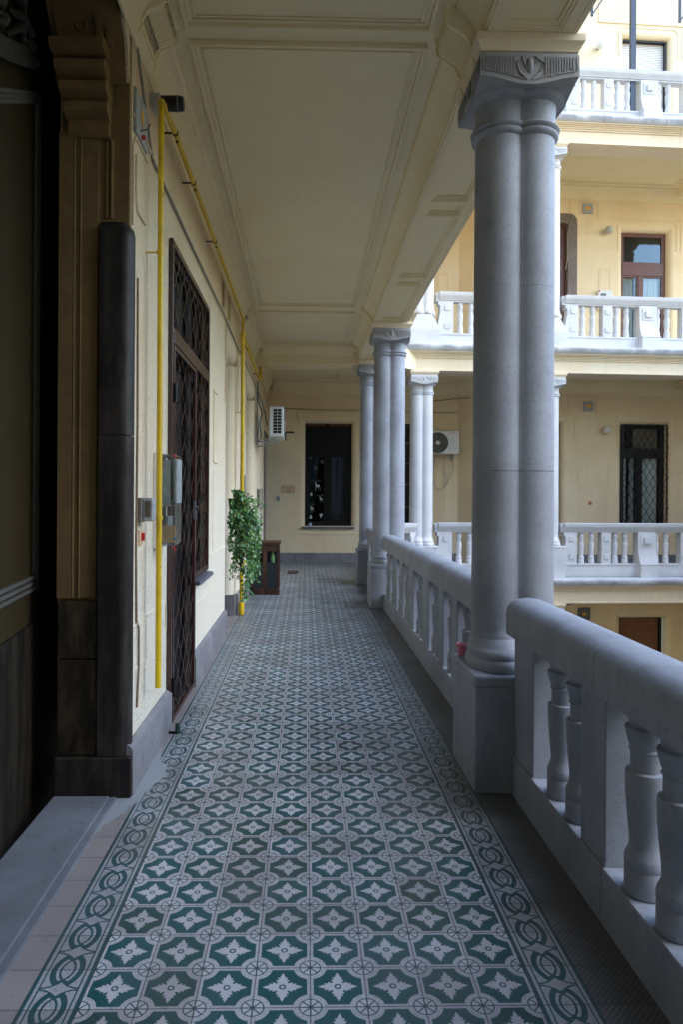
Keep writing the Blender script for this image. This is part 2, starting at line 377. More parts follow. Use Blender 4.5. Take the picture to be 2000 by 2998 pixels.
# scrolled brackets
def bracket(x,y0,sgn,w=.30,ka=.72,kz=.6):
    m=MB();prof=[(0,4.36),(.03,4.36),(.05,4.42),(.06,4.50),(.10,4.58),(.17,4.62),(.235,4.66),(.255,4.71),(.25,4.77),(.27,4.80),(0,4.80)]
    prof=[(a*ka,4.8-(4.8-b)*kz) for a,b in prof]
    m.prism([(x+sgn*a,b) for a,b in prof],y0,y0+w,'y')
    for k in range(12):
        yy=y0+.035+k*(w-.07)/11
        m.tube([(x+sgn*(a+.002),yy,b) for a,b in prof[2:9]],.008,6)
    # widening flange at both sides
    for yy in (y0-.02,y0+w): m.prism([(x+sgn*(a+.012 if a>0 else 0),b-.004 if b<4.79 else b) for a,b in prof],yy,yy+.02,'y')
    return obj('bracket',m,CE,ceil,35)
bracket(WX,4.16,1,.36);bracket(1.06,4.24,-1,.3,.8,.85);bracket(WX,10.98,1,.3);bracket(1.06,10.98,-1,.3);bracket(1.06,13.55,-1,.25)

# architrave beams
def beam_poly(m,y0,y1,x0=1.06,x1=1.60,panels=None):
    m.box(x0,x1,y0,y1,4.575,5.0)
    m.box(x0,x0+.10,y0,y1,4.53,4.575);m.box(x1-.10,x1,y0,y1,4.53,4.575)
    ps=panels or []
    prev=y0
    for a,b in ps:
        m.box(x0+.10,x1-.10,prev,a,4.53,4.575);rect_frame(m,x0+.10,x1-.10,a,b,.016,4.541,4.575);rect_frame(m,x0+.116,x1-.116,a+.016,b-.016,.02,4.556,4.575);prev=b
    m.box(x0+.10,x1-.10,prev,y1,4.53,4.575)
    m.box(x0-.018,x0,y0,y1,4.545,4.575)
    m.box(x0+.03,x0+.036,y0,y1,4.526,4.53);m.box(x1-.036,x1-.03,y0,y1,4.526,4.53)
m=MB();beam_poly(m,-5,14.1,panels=[(-4.6,-2.6),(-2.0,-.1),(-.05,.25),(.3,2.2),(2.25,2.55),(2.6,4.05),(4.72,6.42),(6.47,6.76),(6.81,8.66),(8.71,9.0),(9.05,10.78),(11.5,13.7)])
T2=Matrix.Translation((1.33,14.1,0))@Matrix.Rotation(math.atan2(2.56-1.33,15.25-14.1)*-1,4,'Z')
m.T=T2;m.box(-.27,.08,.28,1.45,4.53,5.0)
m.T=None
obj('beam',m,CE,ceil,30)
m=MB();m.box(WX,1.06,13.85,14.42,4.42,4.80);m.box(WX,1.06,13.83,13.85,4.42,4.46)
rect_frame(m,-.8,.95,13.95,14.3,.03,4.39,4.42);obj('beam',m,CE,ceil,30)

# ------------------------------------------------------------------ near wing
near=thing('gallery_building','wing holding the tiled walkway, rough cream wall with two recessed openings along the left','building',(WX,8,0))
def wall_strips(m,y0,y1,z0,z1,holes,mk):
    # holes: (a,b,c,d) sorted along; fills around them
    prev=y0
    for a,b,c,d in holes:
        mk(m,prev,a,z0,z1)
        if c>z0:mk(m,a,b,z0,c)
        if d<z1:mk(m,a,b,d,z1)
        prev=b
    mk(m,prev,y1,z0,z1)
lw=lambda m,a,b,c,d:m.box(WX-.42,WX,a,b,c,d) if b>a+1e-4 and d>c+1e-4 else None
m=MB()
# portal arch opening handled below: wall from y 4.06
wall_strips(m,4.12,17.0,-.3,4.8,[(5.22,6.36,-.3,3.70),(6.36,7.20,.98,3.70),(8.93,10.30,-.3,3.84),(11.9,13.95,.9,3.84)],lw)
m.box(WX-.42,WX,17.0,18.45,3.4,4.8)
# wall over the portal: flattened arch
arch=[]
for k in range(13):
    a=PI*k/12; arch.append((2.35+1.71*math.cos(a),4.18+.85*math.sin(a)))
ys=[p for p in arch]
poly=[(4.06,4.18)]
for k in range(12):
    (ya,za),(yb,zb)=arch[k],arch[k+1]
    if za<4.8 or zb<4.8:
        za2=min(za,4.799);zb2=min(zb,4.799)
        m.add([(WX-.42,ya,za2),(WX-.42,yb,zb2),(WX-.42,yb,4.8),(WX-.42,ya,4.8),(WX,ya,za2),(WX,yb,zb2),(WX,yb,4.8),(WX,ya,4.8)],[(0,1,2,3),(7,6,5,4),(0,4,5,1),(3,2,6,7)])
m.box(WX-.42,WX,-5,.64,-.3,4.8)
obj('wall',m,RC,near,0)
# upper storeys of this wing, above the walkway
m=MB();m.box(-1.4,1.45,-8,14.0,5.02,15.6);m.box(-8,-1.5,-8,22,5.02,15.6)
obj('upper_wall',m,PLC,near,0)
# back filling so that no light leaks behind the wall
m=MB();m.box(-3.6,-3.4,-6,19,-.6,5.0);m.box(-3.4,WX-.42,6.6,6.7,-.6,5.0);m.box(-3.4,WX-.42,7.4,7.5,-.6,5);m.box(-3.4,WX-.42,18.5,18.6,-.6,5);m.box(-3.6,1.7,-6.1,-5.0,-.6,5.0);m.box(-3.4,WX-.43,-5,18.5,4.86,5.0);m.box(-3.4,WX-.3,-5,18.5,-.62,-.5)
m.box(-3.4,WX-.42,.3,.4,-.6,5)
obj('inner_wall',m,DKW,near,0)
# skirting of the left wall
def skirt(a,b):
    m=MB();prof=[(WX,0),(WX+.04,0),(WX+.04,.265),(WX+.03,.285),(WX+.008,.30),(WX,.30)]
    m.prism(prof,a,b,'y')
    return obj('skirting',m,SK,near,30)
skirt(4.07,5.25);skirt(6.38,7.6);skirt(7.603,8.9);skirt(10.34,11.2);skirt(11.203,12.6);skirt(12.603,16.95)
# grooves and raised bands on the wall
X0,X1=WX,WX+.012
def mould(nm,f):
    m=MB();f(m);obj(nm,m,RC,near,30)
for a,b in ((4.13,8.32),(8.6,12.4)): mould('string_course',lambda m:m.box(X0,X1,a,b,4.02,4.045))
mould('wall_panel',lambda m:(m.box(X0,WX+.006,4.12,5.14,.70,.96),m.strip([(4.13,.97),(5.1,.97),(5.16,.95),(5.17,.78),(5.1,.70),(4.13,.70)],.006,WX,WX+.012,'x')))
for pts,h,t_ in (([(4.13,3.38),(4.13,3.85),(4.19,3.93),(4.3,3.93),(4.5,3.93)],.008,.012),([(4.20,3.83),(4.20,3.58),(4.24,3.50),(4.44,3.50)],.007,.014),([(8.80,2.95),(8.80,3.88),(8.9,4.0),(10.3,4.0)],.012,.02),([(10.42,3.0),(10.42,3.9),(10.3,4.0)],.012,.018),([(11.75,2.8),(11.75,3.88),(11.85,3.98),(13.9,3.98),(14.15,3.85),(14.15,3.3)],.012,.02)):
    mould('raised_band',lambda m:m.strip(pts,h,WX,WX+t_,'x'))
for a,b,c,d,e in ((7.22,8.9,1.10,1.12,.012),(6.45,8.9,.72,.735,.008),(10.34,11.85,1.0,1.02,.012),(14.3,16.9,.77,.79,.012)): mould('dado_line',lambda m:m.box(X0,WX+e,a,b,c,d))
mould('wall_panel',lambda m:(m.strip([(8.1,2.15),(7.75,2.15),(7.75,2.95),(8.1,2.95)],.008,WX,WX+.012,'x')))
mould('wall_panel',lambda m:m.box(X0,WX+.007,7.75,8.03,1.15,2.05))

# rounded plaster reveals of recessed openings
def reveal_x(y0,y1,z1,r=.16,z0=0,sides=(1,1)):
    m=MB();A=[(r*math.sin(PI/2*k/8),r*math.cos(PI/2*k/8)) for k in range(9)]
    if sides[1]:  # far jamb at y1 bulging into opening
        m.prism([(WX-r+a,y1-r+ r-b*1+0) for a,b in A]+[(WX-.4,y1),(WX-.4,y1-r)],z0,z1,'z') if False else m.prism([(WX-r+r*math.cos(PI/2*k/8),y1-r*math.sin(PI/2*k/8)+0) for k in range(9)]+[(WX-.41,y1-r),(WX-.41,y1)],z0,z1,'z')
    if sides[0]: m.prism([(WX-r+r*math.cos(PI/2*k/8),y0+r*math.sin(PI/2*k/8)) for k in range(9)]+[(WX-.41,y0+r),(WX-.41,y0)],z0,z1,'z')
    m.prism([(WX-r+r*math.cos(PI/2*k/8),z1+r-r*math.sin(PI/2*k/8)-.0) for k in range(9)]+[(WX-.41,z1),(WX-.41,z1+r)],y0,y1,'y')
    return obj('rounded_reveal',m,RC,near,40)
reveal_x(8.93,10.30,3.68);reveal_x(11.9,13.95,3.68,z0=.9)
# footing stone of the far jamb
m=MB();m.box(WX-.40,WX+.005,10.13,10.32,0,.31);obj('jamb_footing',m,SK,near,0)
# doors set into the openings
def flat_door(name,y0,y1,z0,z1,x,mat=BRN,pm=None):
    d=obj(name,MB().box(x-.05,x,y0,y1,z0,z1),DRK,near,0)
    m=MB();w=.07
    for a,b in ((y0,y0+w),((y0+y1)/2-w/2,(y0+y1)/2+w/2),(y1-w,y1)): m.box(x,x+.04,a,b,z0,z1)
    for a,b in ((z0,z0+.12),(z1-w,z1),(2.85,3.0)):
        if b>z0: m.box(x+.002,x+.042,y0+w,y1-w,a,b)
    obj('frame',m,mat,d,0)
    m=MB();m.box(x+.005,x+.012,y0+w,y1-w,z0+.12,z1-w);obj('pane',m,pm or GLD,d,0)
    return d
flat_door('door',9.08,10.15,0,3.68,WX-.32);flat_door('window',12.05,13.8,.9,3.68,WX-.32)
flat_door('door',5.22,6.33,0,3.7,WX-.09,DRK,BLK);flat_door('window',6.36,7.20,.98,3.7,WX-.09,DRK,BLK)
for yy in (8.42,9.05):
    d=obj('vent',MB().box(WX-.02,WX+.004,yy,yy+.2,4.08,4.42),DRK,near,0)
    m=MB();rect=[(yy-.02,4.06),(yy+.22,4.06),(yy+.22,4.44),(yy-.02,4.44),(yy-.02,4.06)];m.strip(rect,.012,WX,WX+.02,'x');obj('frame',m,PL,d,30)
# far doorway with dark stone surround
m=MB();m.box(WX-.40,WX+.04,16.95,17.22,0,3.38);m.box(WX-.40,WX+.04,17.22,18.3,3.15,3.38);obj('stone_surround',m,JB,near,0,bevel=.02)
obj('door',MB().box(WX-.30,WX-.25,17.2,18.31,0,3.2),BRN,near,0)

# ------------------------------------------------------------------ portal at left
por=thing('stone_portal','dark stone and plaster portal with a stepped corbel and carved panel at left','portal',(-1.25,4.2,0))
py=4.07
m=MB();r=.065
# tall jamb with rounded arris towards the walkway
pts=[(-1.215,py-.02)]+[(-1.03-r+r*math.sin(PI/2*k/8),py-.02+r-r*math.cos(PI/2*k/8)) for k in range(9)]+[(-1.03,py+.07),(-1.215,py+.07)]
m.prism(pts,.24,2.115,'z');m.prism(pts,2.12,3.30,'z')
top=[[(x,y,3.30) for x,y in pts],[(-1.215+(x+1.215)*.96,y+.005,3.34) for x,y in pts],[(-1.215+(x+1.215)*.75,max(y,py+.02),3.375) for x,y in pts]]
m.rings(top);obj('stone_jamb',m,DKS,por,40)
m=MB();m.cbox(-1.46,-1.012,py-.035,py+.14,0,.235,.008);obj('plinth_block',m,DKS,por,0)
m=MB();m.cbox(-1.45,-1.219,py-.01,py+.15,.24,.80,.005);m.cbox(-1.45,-1.219,py-.012,py+.15,.806,1.14,.005);obj('marble_dado',m,BRM,por,0)
m=MB();m.box(-1.455,-1.06,py+.03,py+.6,1.14,5.0)          # plaster pier
m.box(-1.38,-1.235,py+.01,py+.03,1.16,3.86)
m.tube([(-1.372,py+.008,1.16),(-1.372,py+.008,3.86)],.0065,8);m.tube([(-1.335,py+.008,1.16),(-1.335,py+.008,3.86)],.0065,8)
m.tube([(-1.16,py+.028,3.40),(-1.16,py+.028,3.86)],.012,8);m.tube([(-1.19,py+.028,3.40),(-1.19,py+.028,3.86)],.008,8)
m.box(-1.46,-1.38,py,py+.04,1.16,3.9)
obj('plaster_pier',m,DKP,por,30)
m=MB();prof=[]
z=3.86
for k in range(5):
    ex=.05+.045*k; m.prism([(py+.02,z),(py+.02-ex*.55,z),(py+.02-ex,z+.025),(py+.02-ex,z+.075),(py+.02-ex*.8,z+.095),(py+.02,z+.095)],-1.40-.012*k,-1.165+.004*k,'x');z+=.095
obj('corbel',m,DKP,por,40)
# carved panel and curved rib rising over the corbel into the arch
m=MB()
def rib(x0,x1,off,zs=4.33):
    rs=[]
    for k in range(9):
        t=k/8;zz=zs+t*.62;yy=py-.12-off-.55*t*t;sx=-.12*t*t-.03*t
        rs.append([(x0+sx,yy,zz),(x1+sx,yy,zz),(x1+sx,yy+.2,zz+.03),(x0+sx,yy+.2,zz+.03)])
    m.rings(rs)
rib(-1.42,-1.38,.03);rib(-1.38,-1.20,0);rib(-1.20,-1.17,.03);rib(-1.15,-1.125,.0);
obj('arch_rib',m,DKP,por,40);m=MB()
for k in range(12):
    (ya,za),(yb,zb)=arch[k],arch[k+1]
    if min(za,zb)<4.8: m.add([(-1.47,ya-.02,za-.02),(-1.47,yb-.02,zb-.02),(-1.062,yb-.02,zb-.02),(-1.062,ya-.02,za-.02)],[(0,1,2,3)])
    if k==6:
        obj('arch_soffit',m,DKP,por,40);m=MB()
obj('arch_soffit',m,DKP,por,40)
for i in range(20):
    m=MB();t=random.random();zz=4.38+t*.5;xx=-1.375+random.random()*.16-.12*t*t-.03*t;yy=py-.12-.55*t*t
    a=random.uniform(-.5,.5);L=random.uniform(.04,.11)
    m.tube([(xx,yy-.005,zz),(xx+a*L*.4,yy-.02-.2*t*L,zz+L*.5),(xx+a*L,yy-.008-.5*t*L,zz+L)],[.006,.014,.005],7);obj('carved_leaf',m,DKP,por,60)
m=MB();m.box(-1.455,-1.13,.9,py-.045,-.02,.022);m.box(-1.135,-1.09,.9,py-.035,-.02,.012)
tag(obj('doorstep',m,THS,None,0,bevel=.008),'worn blue-grey stone doorstep in front of the dark portal','doorstep')
# splayed panelled wall inside the passage
pw=thing('panelled_wall','dark ochre passage wall with a triple line frame, inside the portal','wall',(-1.75,4.8,0))
a=Vector((-1.50,3.1,0));b=Vector((-1.75,4.95,0));d=(b-a).normalized();ang=math.atan2(d.y,d.x)
TP=Matrix.Translation(a)@Matrix.Rotation(ang,4,'Z')
LL=(b-a).length+1.4
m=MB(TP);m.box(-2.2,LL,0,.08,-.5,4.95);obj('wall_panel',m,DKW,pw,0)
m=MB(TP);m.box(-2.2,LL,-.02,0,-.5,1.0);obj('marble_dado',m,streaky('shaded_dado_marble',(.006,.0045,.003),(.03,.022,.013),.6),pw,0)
m=MB(TP)
for k,o in enumerate((0,.035,.07)):
    u1=1.17-o;z1=4.22-o*1.2;m.strip([(-1.6,1.20+o+.0),(u1,1.20+o),(u1,z1),(-1.6,z1-1.9*.8)],.010,-.018,0)
obj('line_frame',m,simple('grey_line_paint',(.09,.09,.08),.7),pw,30)
m=MB(TP)
for i in range(16):
    u=random.uniform(.0,1.3);zz=3.9+u*.35+random.uniform(0,.5);L=random.uniform(.1,.3);a2=random.uniform(-1,1)
    m.tube([(u,-.01,zz),(u+L*.5,-.05,zz+a2*L*.5),(u+L,-.01,zz+a2*L*.3)],[.01,.03,.008],7)
m.strip([(-1.5,3.1),(.4,4.0),(1.25,4.45)],.05,-.05,0)
obj('plaster_swag',m,simple('grey_relief',(.03,.03,.028),.8),pw,60)

# ------------------------------------------------------------------ paired columns
SEP=.095
def twin(r,z,N=22,flip=False):
    a0=math.acos(min(.99,SEP/r));pts=[]
    for k in range(N+1):
        a=-(PI-a0)+2*(PI-a0)*k/N;pts.append((SEP+r*math.cos(a),r*math.sin(a),z))
    for k in range(N+1):
        a=a0+(2*PI-2*a0)*k/N;pts.append((-SEP+r*math.cos(a),r*math.sin(a),z))
    return pts
def twin_flat(off,z,kx=.26,N=22):
    r=.16;a0=math.acos(SEP/r);pts=[]
    for c,lo,hi in ((SEP,-(PI-a0),PI-a0),(-SEP,a0,2*PI-a0)):
        for k in range(N+1):
            a=lo+(hi-lo)*k/N;pts.append((c+(r+off*kx)*math.cos(a) if abs(math.cos(a))>0 and ((c>0)==(math.cos(a)>0)) else c+r*math.cos(a),(r+off)*math.sin(a),z))
    return pts
def twin_mb(prof,base=.16): return MB().rings([twin(base+o,z) for o,z in prof])
COLG='paired stone columns'
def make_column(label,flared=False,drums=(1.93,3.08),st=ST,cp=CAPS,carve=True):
    t=thing('paired_column',label,'column',(0,0,0),0,COLG)
    m=MB()
    if not flared:
        m.cbox(-.31,.31,-.31,.31,.0,.635,.008);m.cbox(-.315,.315,-.315,.315,.638,.70,.01)
        obj('pedestal',m,st,t,30)
        prof=[(.118,.70),(.127,.712),(.128,.735),(.120,.757),(.104,.768),(.094,.774),(.10,.785),(.096,.805),(.078,.82),(.056,.830),(.050,.836),(.040,.85),(.026,.868),(.014,.885),(.010,.892),(.012,.902),(.004,.915),(.004,.96)]
    else:
        m.box(-.33,.33,-.33,.33,0,.32)
        m.rings([[(-.33,-.33,.32),(0,-.33,.32),(.33,-.33,.32),(.33,0,.32),(.33,.33,.32),(0,.33,.32),(-.33,.33,.32),(-.33,0,.32)],[(-.16,-.27,.66),(0,-.27,.66),(.16,-.27,.66),(.27,0,.66),(.16,.27,.66),(0,.27,.66),(-.16,.27,.66),(-.27,0,.66)]])
        obj('pedestal',m,st,t,30)
        prof=[(.085,.66),(.12,.68),(.125,.72),(.10,.75),(.05,.755),(.05,.785),(.02,.83),(.004,.88),(.004,.96)]
    obj('column_base',MB().rings([twin_flat(o_,z_) for o_,z_ in prof]),st,t,50)
    prof=[(.004,.96)]
    for d in drums: prof+=[(.004-.008*(d-.96)/3,d-.003),(-.003,d-.002),(-.003,d+.002),(.004-.008*(d-.96)/3,d+.003)]
    prof+=[(-.004,4.02)]
    obj('shaft',twin_mb(prof),st,t,50)
    prof=[(-.004,4.02),(.008,4.03),(.018,4.04),(.018,4.055),(.006,4.065),(.02,4.072),(.026,4.084),(.02,4.096),(.0,4.105),(-.004,4.15),(.0,4.20),(.004,4.228),(.03,4.236),(.055,4.247),(.064,4.262),(.064,4.28)]
    obj('necking',twin_mb(prof),st,t,50)
    # abacus with sagging lower edge
    m=MB();A=.298;N=12
    def edge(s): return 4.285-.05*(math.cos(s*PI)+1)/2   # s -1..1
    ring=[];c=.02
    side=[(-A+2*A*k/N) for k in range(N+1)]
    per=[(s,-A) for s in side]+[(A,s) for s in side[1:]]+[(-s,A) for s in side[1:]]+[(-A,-s) for s in side[1:-1]]
    def s_of(i): return ((i%N)/N)*2-1
    inner=[(x*.84,y*.84,4.262) for x,y in per]
    low=[(x,y,edge(s_of(i))) for i,(x,y) in enumerate(per)]
    mid=[(x,y,4.405) for x,y in per];tp=[(x*.97,y*.97,4.43) for x,y in per]
    m.rings([inner,low,mid,tp]);obj('capital',m,cp,t,35)
    if carve:
        m=MB()
        for q in range(4):
            m.T=Matrix.Rotation(q*PI/2,4,'Z')
            y=-A
            for sg in (-1,1):
                for k in range(11):
                    x=sg*(.095+.0165*k);zl=edge(x/A)+.035+.01*math.sin(k*2.3)
                    m.tube([(x+random.uniform(-.003,.003),y-.001,zl),(x,y-.004,(zl+4.40)/2),(x+random.uniform(-.003,.003),y-.001,4.398)],.0058,5)
                m.tube([(sg*.03,y-.003,4.40),(sg*.085,y-.005,4.36),(sg*.06,y-.005,4.30),(sg*.015,y-.003,4.262)],.006,6)
                m.tube([(sg*.05,y-.003,4.40),(sg*.03,y-.005,4.345),(0,y-.003,4.305)],.005,6)
                m.tube([(sg*.28,y-.002,4.40),(sg*.283,y-.003,4.32),(sg*.10,y-.003,4.285),(sg*.03,y-.002,4.262)],.004,5)
            m.sphere((0,y+.004,4.35),.024,10,8,1.9)
        m.T=None
        obj('capital_carving',m,cp,t,60)
    m=MB();rs=[]
    for h,z in ((.285,4.432),(.295,4.435),(.30,4.45),(.315,4.475),(.325,4.485),(.325,4.527),(.30,4.53)):
        rs.append([(-h,-h,z),(h,-h,z),(h,h,z),(-h,h,z)])
    m.rings(rs);obj('impost_block',m,PLF,t,20)
    return t
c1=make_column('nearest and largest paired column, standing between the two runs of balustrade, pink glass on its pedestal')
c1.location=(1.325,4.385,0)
def cc(src,loc,label,rot=0):
    o=copy_tree(src,None,loc,rot);o['label']=label;return o
cc(c1,(1.345,11.13,0),'middle paired column of the walkway, at the far end of the long rail')
cc(c1,(1.36,14.1,0),'last column of the walkway, half hidden behind the middle one')
cc(c1,(1.33,-2.4,0),'paired column of the walkway behind the viewer')
c4=make_column('white corner column across the court, left of the fan unit, lower gallery',st=STC,cp=STC)
c4.location=F(0,0,0);c4.rotation_euler=(0,0,AL)
cc(c4,F(2.87,0,0),'white column across the court on the lower gallery, edge showing past the nearest column',AL)
cc(c4,F(7.4,0,0),'white column further right across the court on the lower gallery',AL)
cc(c4,F(2.87,0,-5.1),'column of the ground storey across the court, only its cap showing over the near rail',AL)
cc(c4,F(7.4,0,-5.1),'column of the ground storey across the court, far right',AL)
c5=make_column('white column with flared foot on the upper gallery, above the corner column',True,st=STC,cp=STC)
c5.location=F(0,0,5.1);c5.rotation_euler=(0,0,AL)
cc(c5,F(2.87,0,5.1),'white column with flared foot on the upper gallery, edge showing past the nearest column',AL)
cc(c5,F(7.4,0,5.1),'white column of the upper gallery far right',AL)

# ------------------------------------------------------------------ balustrades
def bal_prof(h,k=1.0):
    P=[(.060,0),(.066,.004),(.067,.02),(.067,.098),(.0625,.104),(.067,.112),(.0675,.135),(.063,.152),(.055,.172),(.0515,.195),(.053,.23),(.058,.29),(.063,.36),(.0655,.42),(.066,.462),(.064,.473),(.050,.477),(.0495,.54),(.052,.552),(.056,.556),(.0505,.566),(.054,.574),(.058,.590),(.064,.618),(.0675,.632),(.0665,.642),(.053,.648),(.056,.665),(.058,.70),(.058,.72)]
    return [(r*k,z/.72*h) for r,z in P]
BALM=MB().lathe((0,0,0),bal_prof(.72,1.16),28)
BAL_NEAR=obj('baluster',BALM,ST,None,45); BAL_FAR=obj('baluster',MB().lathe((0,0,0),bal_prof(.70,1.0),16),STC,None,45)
def add_bal(parent,src,loc):
    b=src.copy();COL.objects.link(b);b.parent=parent;b.location=loc;return b
RAILP=[(-.13,.958),(.13,.958),(.13,1.085),(.122,1.118),(.10,1.145),(.065,1.163),(0,1.17),(-.065,1.163),(-.10,1.145),(-.122,1.118),(-.13,1.085)]
def rail_seg(m,y0,y1,c=.006,x=0):
    rs=[]
    for y,s in ((y0+.001,.96),(y0+c,1),(y1-c,1),(y1-.001,.96)):
        rs.append([(x+a*s,y,1.06+(b-1.06)*s) for a,b in RAILP])
    m.rings(rs)
XB=1.325
def near_balustrade(label,y0,y1,posts,bals,joints):
    t=thing('stone_balustrade',label,'balustrade',(XB,(y0+y1)/2,0),0,'balustrades of the walkway');yc=(y0+y1)/2
    m=MB();ends=[y0]+joints+[y1]
    for a,b in zip(ends,ends[1:]): rail_seg(m,a-yc,b-yc)
    obj('handrail',m,ST,t,40,loc=(0,0,0))
    m=MB()
    for a,b in zip(ends,ends[1:]): m.cbox(-.092,.11,a-yc+.001,b-yc-.001,0,.238,.006)
    obj('plinth',m,ST,t,30,loc=(0,0,0))
    for a,b in posts:
        m=MB();m.cbox(-.082,.095,-(b-a)/2,(b-a)/2,.236,.960,.006);obj('post',m,ST,t,30,loc=(0,(a+b)/2-yc,0))
    for y in bals: add_bal(t,BAL_NEAR,(0,y-yc,.238))
near_balustrade('nearest run of pale stone balustrade, leaving the picture at bottom right',-2.1,4.075,
    [(3.72,4.06),(2.82,3.07),(1.96,2.21),(1.10,1.35),(.24,.49),(-1.2,-.9),(-2.05,-1.75)],[3.50,3.25,2.64,2.395,1.77,1.55,.91,.68,.02,-.2,-.5,-.72],[-.8,.9,2.83])
near_balustrade('long run of balustrade beyond the nearest column, along the walkway',4.695,10.82,
    [(4.70,5.08),(5.60,5.82),(6.18,6.40),(6.91,7.28),(7.90,8.28),(8.78,9.02),(9.37,9.58),(10.1,10.45)],
    [5.24,5.44,6.0,6.55,6.75,7.48,7.70,8.43,8.63,9.2,9.74,9.94,10.62],[6.17,7.38,9.3])
near_balustrade('short run of balustrade glimpsed behind the middle column of the walkway',11.44,13.79,
    [(11.45,11.7),(12.5,12.72),(13.5,13.78)],[11.95,12.25,12.95,13.25],[])
bpy.data.objects.remove(BAL_NEAR) if False else None

def far_balustrade(label,T,L,posts,bals,big=None,z=0.,ends=(.06,.06)):
    # local: x along, y into the wing ; T world matrix (rigid)
    loc=T.translation+Vector((0,0,z));rz=T.to_euler().z
    t=thing('stone_balustrade',label,'balustrade',loc,rz,'white balustrades across the courtyard')
    K=dict(loc=(0,0,0))
    m=MB();m.box(0,L,-.09,.09,.995,1.19);a,b=ends
    prof=[(-.09,1.025),(-.115,1.03),(-.12,1.05),(-.13,1.06),(-.15,1.10),(-.165,1.12),(-.17,1.14),(-.17,1.155),(-.175,1.165),(-.175,1.197),(-.09,1.2),(.13,1.2),(.13,1.16),(.09,1.10),(.09,1.025)]
    m.prism(prof,a,L-b,'x');obj('handrail',m,STC,t,35,**K)
    m=MB();segs=[(0,L)] if not big else [(0,big[0]),(big[1],L)]
    for p,q in segs: m.box(p,q,-.115,.10,.0,.25);m.box(p,q,-.125,.10,.25,.262);m.box(p,q,-.13,.10,.262,.292)
    obj('plinth',m,STC,t,30,**K)
    for p,q in posts:
        m=MB()
        if p<.3 or q>L-.3:   # end post with a scrolled edge
            s=1 if p<.3 else -1;e=p if s>0 else q;o=q if s>0 else p
            pts=[(e,.995),(e,.93)]+[(e+s*x,zz) for x,zz in ((.03,.915),(.045,.87),(.045,.80),(.03,.70),(.01,.60),(-.005,.50),(-.01,.292))]+[(o,.292),(o,.995)]
            m.prism(pts,-.105,.09,'y')
        else: m.box(p,q,-.105,.09,.292,.995)
        c=(p+q)/2+(.03 if p<.3 else 0)-(.03 if q>L-.3 else 0)
        for zz in (.395,.80): m.box(c-.055,c+.055,-.122,-.105,zz,zz+.11)
        obj('post',m,STC,t,30,**K)
    for u in bals: add_bal(t,BAL_FAR,(u,0,.293))
    if big:
        p,q=big;m=MB();pts=[(-.13,1.0),(.09,1.0),(.09,.0),(-.26,.0),(-.26,.14),(-.235,.28),(-.20,.38),(-.155,.50),(-.135,.62),(-.13,.75)]
        m.prism([(a,b) for a,b in pts],p,q,'x');c=(p+q)/2
        m.box(c-.14,c+.14,-.142,-.12,.68,.95);m.box(c-.07,c+.07,-.175,-.14,.75,.88);m.box(p-.01,q+.01,-.285,-.10,.0,.26);m.box(p-.012,q+.012,-.275,-.10,.27,.292)
        obj('console_post',m,STC,t,30,**K)
    return t
def FTm(u): return Matrix.Translation(F(u,0,0))@Matrix.Rotation(AL,4,'Z')
LABS={0:('white balustrade on the lower gallery','lower gallery'),5.1:('white balustrade on the upper gallery','upper'),10.2:('white balustrade on the top gallery','top'),-5.1:('white balustrade on the ground storey','ground')}
for zz in (-5.1,0.,5.1,10.2):
    nm={-5.1:'ground storey',0.:'lower gallery',5.1:'upper gallery',10.2:'topmost gallery'}[zz]
    far_balustrade('white balustrade across the court, %s, right of nearest column'%nm,FTm(3.17),3.93,[(.065,.357),(.935,1.147),(2.79,3.0),(3.57,3.86)],[.499,.735,1.285,1.52,2.25,2.482,3.2,3.43],(1.77,2.18),z=zz)
    if zz<6: far_balustrade('short white balustrade across the court, %s, beside corner column'%nm,FTm(.30),2.27,[(.045,.38),(1.03,1.24),(1.89,2.22)],[.56,.80,1.46,1.70],z=zz,ends=(.07,.07))
    else: far_balustrade('white balustrade across the court, %s, short run'%nm,FTm(-.25),3.45,[(.045,.38),(1.5,1.75),(3.0,3.4)],[.6,.85,1.1,1.95,2.2,2.6],z=zz)
    far_balustrade('white balustrade across the court, %s, far right end'%nm,FTm(7.7),2.6,[(.045,.38),(1.2,1.4),(2.2,2.5)],[.6,.9,1.6,1.9],z=zz)
dv=Vector((2.56-1.36,15.25-14.1,0));TD=Matrix.Translation(Vector((1.36,14.1,0))+dv.normalized()*.3)@Matrix.Rotation(math.atan2(dv.y,dv.x),4,'Z')
far_balustrade('short slanting run of balustrade cutting the corner between walkway and far gallery',TD,dv.length-.6,[(.02,.2),(.85,1.04)],[.4,.64],z=0,ends=(.03,.03))
for o in (BAL_NEAR,BAL_FAR): bpy.data.objects.remove(o)

